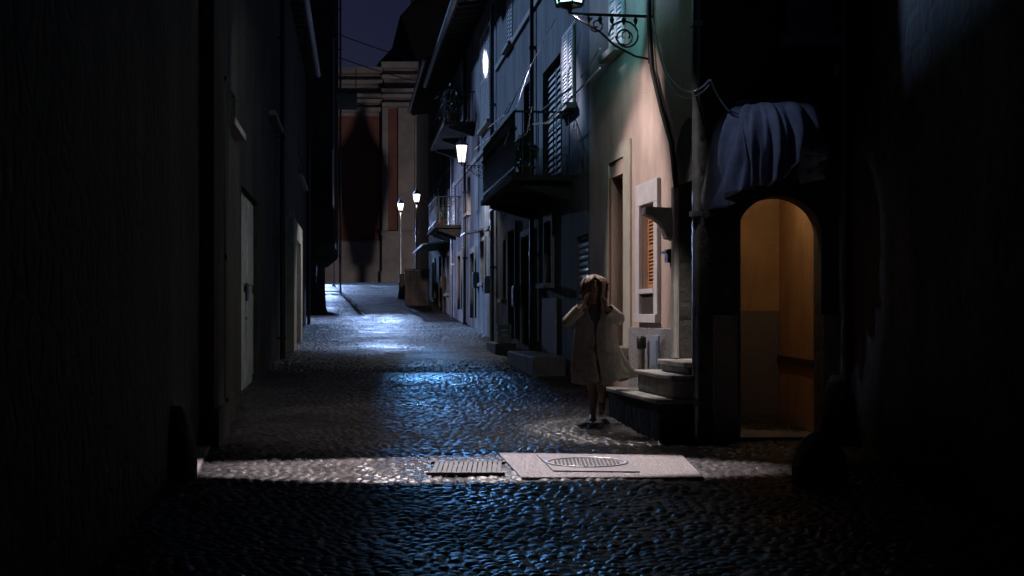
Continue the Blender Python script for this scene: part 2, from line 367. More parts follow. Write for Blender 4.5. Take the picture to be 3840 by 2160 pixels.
    def eaves(s, over=.8, slope=.22, thick=.08, ends=(.0, .0), rafters=True, ridge=2.2):
        """pitched roof whose eaves reach over the street, with rafters and a gutter"""
        W, H, D = s.W, s.H, s.depth; x0, x1 = -ends[0], W+ends[1]
        zo = H-over*slope
        rf = MB(); rf.prism([(over, zo+.03), (0, H+.03), (-D/2, H+ridge), (-D-.4, H-.1), (-D-.4, H), (-D/2, H+ridge+thick), (0, H+.03+thick), (over, zo+.03+thick)], x0, x1, 'x')
        ro = rf.build('roof', M_tile, s.root)
        if rafters:
            n = int((x1-x0)/.6)
            for k in range(n+1):
                x = x0+.1+k*(x1-x0-.2)/n; b = MB()
                b.prism([(-.05, H-.13), (over-.06, zo-.09), (over-.06, zo+.027), (-.05, H+.036)], x-.04, x+.04, 'x')
                b.build('rafter', M_dwood, ro)
        gt = MB(); n = 8; prof = [(over+.06+.075*math.cos(math.pi+math.pi*k/n), zo+.04+.075*math.sin(math.pi+math.pi*k/n)) for k in range(n+1)]
        prof2 = [(over+.06+.06*math.cos(math.pi+math.pi*k/n), zo+.04+.06*math.sin(math.pi+math.pi*k/n)) for k in range(n+1)][::-1]
        gt.prism(prof+prof2, x0, x1, 'x'); gt.build('gutter', mat('pale_gutter', (.60, .62, .68), (.42, .44, .5), 6, .4, .1, 30), ro)

def P(y, side): return (RX(y), y) if side == 'R' else (LX(y), y)

# ---- right row, near to far -----------------------------------------------------------------
# pink house with the dark arched doorway (local x from the near corner)
pk = House('pink_house', 'salmon plastered house lit by the bracket lantern, with louvred window and narrow wooden door', P(13.32, 'R'), P(19.06, 'R'))
rw = pk.rect(2410, 2465, 764, 1082, 2440); rdoor = pk.rect(2292, 2341, 652, 1300, 2330)
rup = pk.rect(2292, 2343, -170, 188, 2318); rdark = (.16, 1.12, pk.uv(2600, 1352)[1], pk.uv(2600, 660)[1])
pk.walls(8.3, M_pink, [rw, rdoor, rup, rdark], reveal=.24, depth=.33)
wn = pk.window(rw, M_shut, .24, 'closed', 20, M_wood, sill=False, inset=.08)
# grey stone frame round the window with its recessed foot panel
b = MB(); a, c, e, f = rw; sw = .17
b.box(a-sw, a-.002, .003, .05, e-.30, f); b.box(c+.002, c+sw, .003, .05, e-.30, f); b.box(a-sw, c+sw, .003, .05, f, f+.26)
b.box(a, c, .003, .06, e-.06, e-.003); b.box(a-sw, c+sw, .003, .075, e-.40, e-.30)
b.build('stone_frame', mat('pale_frame_stone', (.46, .45, .46), (.38, .37, .38), 5, .8, .2, 50), wn, .006)
MB().box(a, c, .003, .012, e-.298, e-.062).build('foot_panel', M_dwood, wn)
do = pk.door(rdoor, M_wood, .24, None, None, 1, 4)
b = MB(); a, c, e, f = rdoor
b.box(a-.03, a+.0, -.2, .02, e, f); b.build('door_jamb', M_wood, do); b = MB(); b.box(c, c+.03, -.2, .02, e, f); b.build('door_jamb', M_wood, do)
b = MB(); b.box(a-.35, c+.22, .003, .25, e-.12, e-.003); b.build('threshold', M_step, do, .01)
b = MB(); b.box(c+.05, c+.42, .003, .03, e, f+.2); b.box(a-.42, a-.05, .003, .03, e, f+.2); b.box(a-.42, c+.42, .003, .03, f+.2, f+.38)
b.build('plaster_surround', mat('yellow_grey_plaster', (.36, .35, .29), (.28, .27, .22), 2, .9, .3, 40), do)
pk.window(rup, M_gshut, .24, 'closed', 18, M_dwood, sill=True, surround=(.06, .015), sill_w=.16, inset=-.02)
# dark arched doorway at the top of the steps
a, c, e, f = rdark
do = MB().box(a, c, -.30, -.24, e, f).build('door', M_dwood, pk.root)
MB().box(c-.03, c-.003, -.239, -.004, e, f).build('reveal_shade', M_dark, do); MB().box(a+.003, a+.03, -.239, -.004, e, f).build('reveal_shade', M_dark, do)  # dark panels added over the door reveals in place of shade
b = MB(); n = 14; cx = (a+c)/2; rr = (c-a)/2+.1
arc = [(cx+rr*math.cos(math.pi*k/n), f-.05+rr*1.15*math.sin(math.pi*k/n)) for k in range(n+1)]
b.prism(arc, .003, .03, 'y'); b.build('arch_panel', M_dark, do)
b = MB(); b.box(a-.12, a-.002, .003, .05, e, f-.05); b.build('door_jamb', M_stone, do, .008); b = MB(); b.box(c+.002, c+.12, .003, .05, e, f-.05); b.build('door_jamb', M_stone, do, .008)
b = MB(); b.lathe([(0, .03), (.03, .02), (.035, 0), (.03, -.02), (0, -.03)], n=12); ho = b.build('handle', mat('brass', (.5, .36, .12), None, 10, .3, metal=.9), do); ho.location = (a+.62, -.2, e+1.02)
# granite plinth, access hatch, corbel, letter box
pl0 = .16+1.0; b = MB(); vt = pk.uv(2450, 1230)[1]
b.box(1.24, rdoor[0]-.42, .003, .045, -.5, vt); b.build('granite_plinth', M_gran, pk.root, .006); b = MB(); b.box(rdoor[1]+.42, pk.W, .003, .045, -.5, vt-.15); b.build('granite_plinth', M_gran, pk.root, .006)
ua, ub, va, vb = pk.rect(2457, 2488, 1258, 1388); h = MB().box(ua, ub, .047, .062, va, vb).build('access_hatch', M_sheet, pk.root, .004)
MB().box(ua+.04, ub-.04, .064, .070, va+.05, vb-.05).build('hatch_door', M_sheet, h)
ua, ub, va, vb = pk.rect(2512, 2524, 935, 985); b = MB(); b.box(ua, ub, .003, .06, va, vb); b.prism([(.003, vb), (.09, vb-.02), (.09, vb-.05), (.003, vb-.03)], ua-.02, ub+.02, 'x'); b.build('letter_box', M_iron, pk.root)
u_, v_ = pk.uv(2528, 800); b = MB(); b.prism([(.003, v_+.06), (.34, v_+.06), (.34, v_-.02), (.26, v_-.05), (.16, v_-.12), (.10, v_-.28), (.003, v_-.30)], u_-.09, u_+.09, 'x'); b.build('corbel', M_stone, pk.root, .01)
pk.pipe(.06, -.3, 8.2, .055, .1)
MB().box(-.05, pk.W, -6.1, .35, 8.302, 8.42).build('roof', M_tile, pk.root)
# cable trunking and wires on the lit wall
b = MB(); b.tube([pk_ for pk_ in [(2.2, .05, 8)]+[(pk.uv(x, y)[0], .05, pk.uv(x, y)[1]) for x, y in ((2450, 90), (2462, 260), (2500, 420), (2535, 540), (2552, 700))]], .03, 6)
b.build('wall_conduit', M_iron, pk.root)

# corner house with the lit archway: a wall facing the street mouth, then a side wall running to the viewer
Y0 = 13.3; X0 = RX(Y0)
ch = House('corner_house', 'dark stuccoed corner house with the warm lit archway and a street lantern glow beside it', (3.35, Y0), (X0-.09, Y0))
ch.root['label'] = 'dark stuccoed corner house at the right with a low archway glowing ochre'
arx = lambda x: ch.u(x); aL, aR = min(arx(2765), arx(3080)), max(arx(2765), arx(3080)); cxa = (aL+aR)/2; ra = (aR-aL)/2
zs = ch.uv(2920, 880)[1]; za = ch.uv(2920, 735)[1]-zs; zf = g(Y0)-ch.zb
b = MB(); W = ch.W; H = 8.6; TH = .34
b.box(0, aL, -TH, 0, -.6, H); b.box(aR, W, -TH, 0, -.6, H)
n = 24; arc = [(cxa-ra*math.cos(math.pi*k/n), zs+za*math.sin(math.pi*k/n)) for k in range(n+1)]
for k in range(n):
    (p, q), (p2, q2) = arc[k], arc[k+1]
    b.quad((p, 0, q), (p2, 0, q2), (p2, 0, H), (p, 0, H)); b.quad((p, 0, q), (p2, 0, q2), (p2, -TH, q2), (p, -TH, q)); b.quad((p, -TH, q), (p2, -TH, q2), (p2, -TH, H), (p, -TH, H))
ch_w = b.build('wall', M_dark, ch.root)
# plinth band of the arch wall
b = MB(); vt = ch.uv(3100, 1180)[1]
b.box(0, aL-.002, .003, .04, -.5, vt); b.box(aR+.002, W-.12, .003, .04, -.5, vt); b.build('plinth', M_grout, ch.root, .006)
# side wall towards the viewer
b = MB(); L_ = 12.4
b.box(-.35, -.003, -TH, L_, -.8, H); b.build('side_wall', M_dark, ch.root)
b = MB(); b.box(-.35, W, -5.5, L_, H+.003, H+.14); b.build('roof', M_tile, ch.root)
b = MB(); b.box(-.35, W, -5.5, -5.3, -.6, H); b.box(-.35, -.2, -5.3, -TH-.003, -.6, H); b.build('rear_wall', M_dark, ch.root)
# vestibule: left and right walls, rear wall, vaulted ceiling, floor
b = MB(); yb = -1.9-TH; xr = aL-.03; xl = aR-.005
b.box(xr-.08, xr, yb, -TH-.002, -.4, 3.4); b.box(xl, xl+.08-.05, yb, -TH-.002, -.4, 3.4); b.box(xr-.08, xl+.03, yb-.1, yb-.002, -.4, 3.4)
vq = [(xr, 2.7)]+[((xr+xl)/2-(xl-xr)/2*math.cos(math.pi*k/14), 2.7+.6*math.sin(math.pi*k/14)) for k in range(15)]+[(xl, 2.7), (xl, 3.5), (xr, 3.5)]
b.prism(vq[1:-4]+[(xl, 2.7), (xl+.03, 3.5), (xr-.08, 3.5)], yb, -TH-.003, 'y')
b.build('vestibule', M_ochre, ch.root)
b = MB().box(xr, xl, yb, -.02, zf-.3, zf+.04).build('vestibule_floor', M_step, ch.root)
b = MB(); v1 = ch.uv(2960, 1368)[1]; b.box(xr+.003, xr+.03, yb+.003, -TH-.02, v1-.03, v1+.03); b.build('wall_rail', M_dwood, ch.root)
# grey dado on the rear wall of the vestibule
b = MB(); v1 = CH+(1180-1165)/F*(Y0+TH+1.9)-ch.zb
b.box(xr+.003, xl-.003, yb+.003, yb+.02, zf+.04, v1); b.build('grey_dado', mat('grey_brown_dado', (.18, .152, .135), (.13, .112, .10), 40, .85, .4, 60), ch.root)
ch.pipe(.06, -.3, 8.4, .05, .08)
r_ = ch.rect(2950, 3130, -60, 140, 2950); b = MB(); a, c, e, f = r_; 
wn = MB().box(a, c, .003, .03, e, f).build('window', mat('faded_blue_shutter', (.20, .22, .27), (.15, .16, .2), 4, .7, .2, 20), ch.root)
MB().box(a-.08, c+.08, .003, .14, e-.1, e-.003).build('sill', M_stone, wn)
u_, v_ = ch.uv(3145, 270); MB().box(u_-.06, u_+.06, .003, .09, v_-.06, v_+.06).build('junction_box', M_white, ch.root, .01)
point('vestibule_bulb', tuple(ch.W2(cxa+.05, -.30-TH, 3.12)), 10.5, (1.0, .84, .62), .06)

# grey house, upper balcony door, bead curtain, pale dado
gh = House('grey_house', 'grey plastered house behind the running figure, with the long dark balcony', P(19.07, 'R'), P(31.0, 'R'))
w_hot = gh.rect(2118, 2158, 108, 402, 2140); d_bal = gh.rect(2035, 2102, 222, 690, 2080); w_sm = gh.rect(1964, 1998, 310, 560, 1980)
w_a = gh.rect(1902, 1922, -160, 172, 1912); dr1 = gh.rect(2163, 2206, 880, 1330, 2190); w_b = gh.rect(2050, 2076, 830, 1062, 2064); dr2 = gh.rect(1962, 1992, 885, 1290, 1980); dr3 = gh.rect(1914, 1938, 865, 1268, 1926)
w_c = gh.rect(1886, 1897, 900, 1120, 1890)
ops = [w_hot, d_bal, w_sm, w_a, dr1, w_b, dr2, dr3, w_c]
gh.walls(8.7, M_grey, ops)
gh.window(w_hot, M_gshut, .22, 'closed', 20, surround=(.05, .012), sill_w=.16, inset=-.03)
gh.window(d_bal, M_dwood, .22, 'closed', 18, sill=False)
gh.window(w_sm, M_dwood, .22, 'closed', 16, sill_w=.2)
gh.window(w_a, M_gshut, .22, 'closed', 20, inset=.0)
gh.window(w_b, M_dwood, .22, 'none', sill_w=.18, surround=(.12, .05))
gh.window(w_c, M_dwood, .22, 'none', sill_w=.12)
gh.door(dr2, M_dwood, .22, (.12, .05)); gh.door(dr3, M_dwood, .22, (.16, .06), M_lilac)
d1 = gh.door(dr1, M_dwood, .22)
b = MB(); a, c, e, f = dr1
for k in range(9):
    x = a+.05+k*(c-a-.1)/8; pr = []
    for j in range(22): z = f-.04-j*.095; pr += [(.003, z+.045), (.022, z+.03), (.030, z), (.022, z-.03), (.003, z-.045)]
    MB().lathe(pr, (x, -.05, 0), 6).build('bead_strand', mat('blue_glass_beads', (.30, .38, .50), (.2, .27, .36), 30, .15, spec=.9), d1)
ua, ub, va, vb = gh.rect(2040, 2088, 1118, 1312, 2066); MB().box(ua, ub, .003, .04, -.3, vb).build('dado', mat('pale_dado', (.46, .48, .52), (.38, .4, .43), 3, .8, .2, 30), gh.root, .005)
gh.pipe(gh.u(1858), -.4, 8.5, .05, .08)
gh.pipe(gh.u(2008), -.4, 8.5, .04, .07, M_iron)
gh.eaves(.7, .2, ends=(-.05, 0))

lh = House('lilac_house', 'pale lilac house beyond the grey one, its upper wall washed by moonlight', P(31.01, 'R'), P(45.0, 'R'))
w1 = lh.rect(1806, 1842, 112, 470, 1824); w2 = lh.rect(1731, 1751, 262, 455, 1740); w3 = lh.rect(1712, 1722, 300, 470, 1717)
d1r = lh.rect(1768, 1784, 950, 1192, 1776); w4 = lh.rect(1808, 1822, 905, 1060, 1815); d2r = lh.rect(1720, 1732, 960, 1160, 1726); w5 = lh.rect(1752, 1764, 660, 800, 1758); w6 = lh.rect(1836, 1848, 700, 850, 1842)
bd = lh.rect(1690, 1703, 700, 880, 1696)
lh.walls(8.6, M_lilac, [w1, w2, w3, d1r, w4, d2r, w5, w6, bd])
lh.window(w1, M_gshut, .22, 'closed', 30, surround=(.06, .012), inset=-.03)
lh.window(w2, M_gshut, .22, 'closed', 24, surround=(.1, .04), inset=.0); lh.window(w3, M_gshut, .22, 'closed', 18)
lh.window(w4, M_dwood, .22, 'none', surround=(.1, .05)); lh.window(w5, M_gshut, .22, 'closed', 14); lh.window(w6, M_gshut, .22, 'closed', 14); lh.window(bd, M_gshut, .22, 'open', 14, sill=False)
lh.door(d1r, M_wood, .22, (.16, .05)); lh.door(d2r, M_dwood, .22, (.14, .05))
lh.pipe(lh.u(1752), -.3, 8.4, .045, .08, M_iron); lh.pipe(lh.u(1703), -.3, 8.4, .045, .08)
lh.eaves(.8, .2)

fh = House('far_house', 'old pinkish plaster house at the far end of the right row, beside the low wall', P(45.01, 'R'), P(57.0, 'R'))
w1 = fh.rect(1660, 1672, 420, 560, 1666); w2 = fh.rect(1636, 1646, 720, 860, 1641); d1r = fh.rect(1650, 1661, 960, 1160, 1656); d2r = fh.rect(1625, 1632, 985, 1120, 1628); w3 = fh.rect(1676, 1684, 960, 1100, 1680)
fh.walls(8.9, M_old, [w1, w2, d1r, d2r, w3])
fh.window(w1, M_gshut, .22, 'closed', 14); fh.window(w2, M_green, .22, 'open', 14); fh.window(w3, M_dwood, .22, 'none')
fh.door(d1r, M_dwood, .22, (.15, .05)); fh.door(d2r, M_dwood, .22, (.15, .05))
fh.pipe(fh.u(1672), -.3, 8.6, .045, .08, M_wood); fh.eaves(.8, .2)
# green metal shop hood on the far house
ua, ub = fh.u(1688), fh.u(1640); v_ = fh.uv(1660, 935)[1]
hd = MB(); hd.prism([(.003, v_+.16), (.95, v_+.02), (.95, v_-.06), (.9, v_-.06), (.9, v_-.02), (.003, v_+.1)], ua, ub, 'x'); hd.build('door_hood', M_green, fh.root)

def course(H, v, us=None, d=.05, m=None, name='string_course', h_=.12):
    u0, u1 = us or (0.02, H.W-.02); MB().box(u0, u1, .003, d, v, v+h_).build(name, m or M_stone, H.root, .008)
course(gh, gh.uv(1990, 300)[1]+1.2, (3.4, gh.W-.1)); course(lh, lh.uv(1760, 640)[1]); course(fh, fh.uv(1650, 690)[1])
for H, x, y in ((gh, 1948, 1150), (lh, 1838, 1100), (lh, 1792, 1080), (fh, 1668, 1080)):
    u_, v_ = H.uv(x, y); b = MB(); b.box(u_-.17, u_+.17, .003, .14, v_, v_+.42); mo = b.build('meter_box', M_sheet, H.root, .01); MB().box(u_-.13, u_+.13, .142, .15, v_+.05, v_+.37).build('hatch', M_zinc, mo)
for H, x, y in ((gh, 1900, 620), (lh, 1800, 640), (lh, 1735, 660)):
    u_, v_ = H.uv(x, y); b = MB(); b.tube([(u_-1.6, .03, v_+.25), (u_-.8, .035, v_+.18), (u_, .03, v_+.2), (u_+.02, .03, v_-1.0), (u_+.9, .035, v_-1.05)], .013, 5); b.build('wall_cable', M_cable, H.root)
for H, x, y in ((lh, 1806, 860), (gh, 1936, 760)):
    u_, v_ = H.uv(x, y); b = MB(); b.prism([(.003, v_), (.5, v_-.12), (.5, v_-.15), (.003, v_-.05)], u_-.55, u_+.55, 'x'); b.build('door_hood', M_zinc, H.root)

# ---- left row -------------------------------------------------------------------------------
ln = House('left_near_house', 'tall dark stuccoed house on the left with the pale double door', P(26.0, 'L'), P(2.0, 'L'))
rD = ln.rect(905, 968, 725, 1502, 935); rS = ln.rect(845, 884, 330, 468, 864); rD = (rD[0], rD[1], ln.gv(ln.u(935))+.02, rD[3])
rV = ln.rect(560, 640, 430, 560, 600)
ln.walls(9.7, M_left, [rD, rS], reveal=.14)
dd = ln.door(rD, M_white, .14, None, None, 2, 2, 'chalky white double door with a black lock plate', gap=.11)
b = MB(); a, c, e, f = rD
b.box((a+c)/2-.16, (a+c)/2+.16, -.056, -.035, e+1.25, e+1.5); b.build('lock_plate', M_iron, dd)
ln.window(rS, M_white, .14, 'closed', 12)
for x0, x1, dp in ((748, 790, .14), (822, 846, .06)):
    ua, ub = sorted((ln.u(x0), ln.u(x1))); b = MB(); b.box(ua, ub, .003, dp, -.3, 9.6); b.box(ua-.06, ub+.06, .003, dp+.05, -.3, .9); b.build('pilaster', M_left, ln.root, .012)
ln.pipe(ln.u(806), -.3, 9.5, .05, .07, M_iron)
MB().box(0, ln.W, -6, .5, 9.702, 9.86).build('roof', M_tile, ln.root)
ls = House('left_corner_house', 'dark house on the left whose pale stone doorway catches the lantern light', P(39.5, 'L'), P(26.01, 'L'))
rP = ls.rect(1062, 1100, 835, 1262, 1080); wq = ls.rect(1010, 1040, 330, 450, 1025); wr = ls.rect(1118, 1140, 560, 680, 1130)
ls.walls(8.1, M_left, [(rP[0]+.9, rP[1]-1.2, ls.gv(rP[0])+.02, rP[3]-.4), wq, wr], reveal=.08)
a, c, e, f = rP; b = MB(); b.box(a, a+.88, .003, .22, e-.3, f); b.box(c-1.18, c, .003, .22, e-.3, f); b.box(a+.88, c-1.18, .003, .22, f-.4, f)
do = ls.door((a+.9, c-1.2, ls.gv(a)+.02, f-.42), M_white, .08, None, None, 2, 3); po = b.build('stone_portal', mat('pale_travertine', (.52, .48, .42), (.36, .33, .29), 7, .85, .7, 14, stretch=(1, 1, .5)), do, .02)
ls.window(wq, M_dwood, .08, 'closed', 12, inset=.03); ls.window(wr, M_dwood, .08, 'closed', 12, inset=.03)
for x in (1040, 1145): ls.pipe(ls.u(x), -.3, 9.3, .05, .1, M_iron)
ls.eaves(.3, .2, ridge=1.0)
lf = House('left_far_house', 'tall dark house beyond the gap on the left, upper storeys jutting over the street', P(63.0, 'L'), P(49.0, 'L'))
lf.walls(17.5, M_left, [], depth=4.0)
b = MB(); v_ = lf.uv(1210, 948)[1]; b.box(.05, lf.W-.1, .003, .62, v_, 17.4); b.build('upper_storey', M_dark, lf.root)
b = MB(); 
for k in range(9): x = .4+k*(lf.W-1)/8; b = MB(); b.prism([(.003, v_-.5), (.12, v_-.48), (.58, v_-.1), (.58, v_-.003), (.003, v_-.003)], x-.1, x+.1, 'x'); b.build('corbel', M_dwood, lf.root)
for x0, x1, y0, y1 in ((1232, 1250, 150, 240), (1228, 1246, 560, 690), (1233, 1250, 380, 470)):
    u0, vv0 = lf.uv(x0, y1, .62); u1, vv1 = lf.uv(x1, y0, .62); ua, ub = sorted((u0, u1)); ua = max(ua, .3); ub = min(ub, lf.W-.3)
    MB().box(ua, ub, .623, .66, vv0, vv1).build('window', M_gshut, lf.root)
lf.pipe(.3, .2, 17, .05, .72, M_zinc); MB().box(0, lf.W, -4, 1.0, 17.502, 17.66).build('roof', M_tile, lf.root)
v_ = CH+(1180-372)/F*57-lf.zb
b = MB(); b.box(3.2, 7.6, .63, 1.5, v_, v_+.16); 
bal = b.build('balcony', M_stone, lf.root)
b = MB()
for k in range(23): b.box(3.25+k*.195, 3.27+k*.195, 1.44, 1.46, v_+.162, v_+1.0)
b.box(3.2, 7.6, 1.43, 1.47, v_+1.002, v_+1.04); b.build('railing', M_iron, bal)

# ------------------------------------------------------------------ balconies of the right row (parts of their houses)
def balcony(H, u0, u1, v, depth, rail=.95, m=M_dark, step=.12):
    b = MB(); b.box(u0, u1, .004, depth, v-.09, v)
    for q in (u0+.3, (u0+u1)/2, u1-.3): b.prism([(.004, v-.36), (.12, v-.34), (depth-.15, v-.16), (depth-.15, v-.092), (.004, v-.092)], q-.08, q+.08, 'x')
    bo = b.build('balcony', m, H.root, .01)
    b = MB(); d = depth-.05
    n = int((u1-u0)/step)
    for k in range(n+1):
        x = u0+.03+k*(u1-u0-.06)/n; b.box(x-.008, x+.008, d-.008, d+.008, v, v+rail)
        if k % 3 == 0 and k < n: b.lathe([(.03, -.03), (.045, 0), (.03, .03)], (x+step/2, d, v+rail*.75), 8)
    for s_ in (u0+.03, u1-.03):
        for k in range(int(depth/step)): y = .06+k*step; b.box(s_-.008, s_+.008, y-.008, y+.008, v, v+rail)
        b.box(s_-.018, s_+.018, .004, d+.016, v+rail, v+rail+.03)
    b.box(u0, u1, d-.018, d+.018, v+rail, v+rail+.03); b.box(u0, u1, d-.012, d+.012, v+.10, v+.125)
    b.build('railing', M_iron, bo)
    return bo
b1u0, b1u1 = gh.u(2150), gh.u(1990); b1v = gh.uv(2080, 700)[1]; balcony(gh, b1u0, b1u1, b1v, .95)
b2u0, b2u1 = lh.u(1782), lh.u(1716); b2v = lh.uv(1740, 520)[1]; balcony(lh, b2u0, b2u1, b2v, .85, .8)
b3u0, b3u1 = lh.u(1728), lh.u(1692); b3v = lh.uv(1705, 862)[1]; balcony(lh, b3u0, b3u1, b3v, .8, .85)
POTS = 0
def pot(H, u, wy, v, label, size=1., seed=0, tall=1.):
    p = H.W2(u, wy, v); o = thing('potted_plant', label, 'plant', tuple(p), H.rz, 'pots standing on the balconies')
    MB().lathe([(0, .0), (.09, .0), (.13, .2), (.145, .2), (.145, .235), (.12, .235), (.11, .2), (0, .19)], n=14).build('pot', M_terra, o)
    rn = random.Random(seed); f = MB()
    for k in range(5): f.tube([(0, 0, .18), (rn.uniform(-.1, .1), rn.uniform(-.1, .1), .42*tall)], .006, 4)
    f.leaves((0, 0, .30+.22*tall), (.2, .2, .24*tall), 150, .06, rn); f.build('foliage', M_leaf, o)
    o.scale = (size,)*3; return o
bb = (b2u1-b2u0)
pot(lh, b2u0+bb*.12, .55, b2v, 'bushy pot plant at the near end of the balcony above the street lantern', 1.5, 1)
pot(lh, b2u0+bb*.38, .55, b2v, 'widest bushy plant mid balcony above the street lantern', 1.9, 2, 1.1)
pot(lh, b2u0+bb*.80, .55, b2v, 'small drooping pot plant at the far end of the balcony over the lantern', 1.2, 3)
bb = b1u1-b1u0
pot(gh, b1u0+bb*.2, .6, b1v, 'low pot plant in the shadowed near corner of the long dark balcony', 1.0, 4)
pot(gh, b1u0+bb*.5, .6, b1v, 'leafy pot plant halfway along the long dark balcony', 1.2, 5)
pot(gh, b1u0+bb*.88, .6, b1v, 'tall pot plant at the far corner of the long dark balcony', 1.3, 6, 1.3)
pot(lh, b3u0+(b3u1-b3u0)*.3, .5, b3v, 'tiny pot plant on the small lower balcony past the drainpipe', .9, 7)
pot(lh, b3u0+(b3u1-b3u0)*.75, .5, b3v, 'spiky pot plant at the far end of the small lower balcony', 1.0, 8, 1.3)

# ------------------------------------------------------------------ lanterns
def lantern_body(o, zc, hgt, rt, rb, glass, m=M_iron):
    """hexagonal lantern: glass from zc (bottom) to zc+hgt, cap and finial, corner bars, foot"""
    MB().lathe([(0, 0), (rb*.94, 0), (rt*.94, hgt), (0, hgt)], (0, 0, zc), 6, 0, False).build('lantern_glass', glass, o)
    b = MB()
    for k in range(6):
        a = 2*math.pi*k/6; b.tube([(rb*math.cos(a), rb*math.sin(a), zc), (rt*math.cos(a), rt*math.sin(a), zc+hgt)], .012, 5)
    b.lathe([(rt*1.12, 0), (rt*1.12, .03), (rt*.55, .16), (rt*.3, .2), (rt*.3, .25), (rt*.1, .30), (.015, .33), (.02, .36), (0, .4)], (0, 0, zc+hgt+.003), 6, 0, False)
    b.lathe([(0, -.12), (.02, -.1), (.035, -.06), (rb*1.05, -.03), (rb*1.05, -.003)], (0, 0, zc), 6, 0, False)
    b.build('lantern_frame', m, o)
def scroll(b, c, r, ax, turns=1.6, n=26, th=.012, flip=1, a0=0):
    ax = Vector(ax).normalized(); pts = []
    for k in range(n+1):
        t = k/n; a = a0+flip*turns*2*math.pi*t; q = r*(1-.8*t); pts.append(Vector(c)+ax*math.cos(a)*q+Vector((0, 0, 1))*math.sin(a)*q)
    b.tube(pts, th, 6)
def wall_lantern(name, H, u, dist, v_arm, label, glass, hang, scl=1.):
    p = H.W2(u, 0, v_arm); o = thing(name, label, 'street lantern', tuple(p), H.rz)
    b = MB(); b.tube([(0, .004, 0), (0, dist, 0)], .018, 8); b.tube([(0, .03, .25), (0, .03, -.55)], .022, 8)
    scroll(b, (0, .32, -.24), .2, (0, 1, 0)); scroll(b, (0, .32, -.24), .12, (0, 1, 0), 1.2, 20, .008, -1); scroll(b, (0, .66, -.12), .1, (0, 1, 0), 1.5, 20, .010, -1, 1)
    b.tube([(0, .03, -.5), (0, .2, -.47), (0, .45, -.35), (0, .62, -.2), (0, dist-.05, -.03)], .014, 6)
    for k in range(5): b.lathe([(0, .04), (.02, .02), (.028, 0), (.02, -.03), (0, -.07)], (0, .2+k*.14, -.05), 8)
    b.build('bracket', M_iron, o)
    e = bpy.data.objects.new('lantern', None); 
    q = MB(); sub = []
    h_, rt, rb = .52*scl, .21*scl, .13*scl
    z0 = .12 if not hang else .115
    b = MB().lathe([(0, 0), (rb*.94, 0), (rt*.94, h_), (0, h_)], (0, dist, z0), 6, 0, False).build('lantern_glass', glass, o)
    b = MB()
    for k in range(6):
        a = 2*math.pi*k/6; b.tube([(rb*math.cos(a), dist+rb*math.sin(a), z0), (rt*math.cos(a), dist+rt*math.sin(a), z0+h_)], .019, 5)
    b.lathe([(rt*1.12, 0), (rt*1.12, .03), (rt*.55, .16), (rt*.3, .2), (rt*.3, .25), (rt*.1, .30), (.015, .33), (.02, .36), (0, .4)], (0, dist, z0+h_+.003), 6, 0, False)
    b.lathe([(0, -.13), (.02, -.11), (.035, -.06), (rb*1.05, -.03), (rb*1.05, -.003)], (0, dist, z0), 6, 0, False)
    b.tube([(0, dist, 0), (0, dist, z0-.05)], .02, 6)
    b.build('lantern_frame', M_iron, o)
    return o, H.W2(u, dist, v_arm+z0-.16)
# near lantern over the pink wall; its light falls as a cone down the wall and the street
uN, vN = pk.uv(2446, 62)
oN, pN = wall_lantern('bracket_lantern', pk, uN, .98, vN, 'near wall lantern glowing blue-green on a scrolled iron bracket above the salmon wall', E_near, True, 1.25)
pN = pk.W2(uN, .9, vN-.02)
spot('near_lantern_lamp', tuple(pN), (pN.x-.05, pN.y+.40, pN.z-1.0), 115, (1.0, .83, .82), 122, .35, .05)
spot('near_lantern_street_side', tuple(pN), (pN.x-1, pN.y+.66, pN.z-.62), 190, (.90, 1.0, .96), 78, .5, .05)
spot('near_lantern_wall_glow', tuple(pN), (pN.x+.25, pN.y+1.0, pN.z+.12), 62, (.18, .80, .90), 105, .6, .05)
spot('added_backlight', (.10, 18.3, 6.6), (.92, 14.95, 1.45), 800, (1.0, .90, .86), 17, .5, .05)  # no fixture: spot added behind the woman for a bright rim
spot('near_lantern_down', tuple(pN), (pN.x-.36, pN.y-.10, pN.z-1.15), 380, (1.0, .88, .80), 58, .5, .05)
spot('added_wall_fill', (-2.4, 15.0, 5.7), (1.6, 16.15, 2.7), 1050, (1.0, .83, .82), 39, .55, .05)  # unseen spot added from across the street to even out the pink wall
spot('added_wall_top_fill', (-2.4, 14.6, 6.3), (1.66, 15.62, 4.25), 430, (1.0, .83, .82), 17, .7, .04)  # second added spot, fills the top of the wall's bright wedge
spot('added_shutter_spot', (-4.6, 27.5, 9.6), (.90, 20.75, 5.30), 7500, (.80, .80, 1.0), 8, .9, .05)  # added narrow spot without a fixture, brightens the grey house shutters
spot('added_high_shutter_spot', (-6.2, 41.0, 10.6), (-.62, 33.1, 7.95), 22000, (.92, .84, 1.0), 4.2, 1.0, .05)  # added spot for the hot glare on the lilac house's high shutters
spot('added_sill_spot', (-3.6, 21.0, 9.4), (1.36, 17.25, 5.35), 2600, (.75, .82, 1.0), 6, .8, .05)  # tiny added spot to make the pink house's upper sill bright
spot('added_steps_spot', (1.16, 12.5, 6.6), (1.76, 14.2, 1.1), 1500, (1.0, .90, .86), 16, .6, .06)  # unseen spot added above the stone steps to light their treads
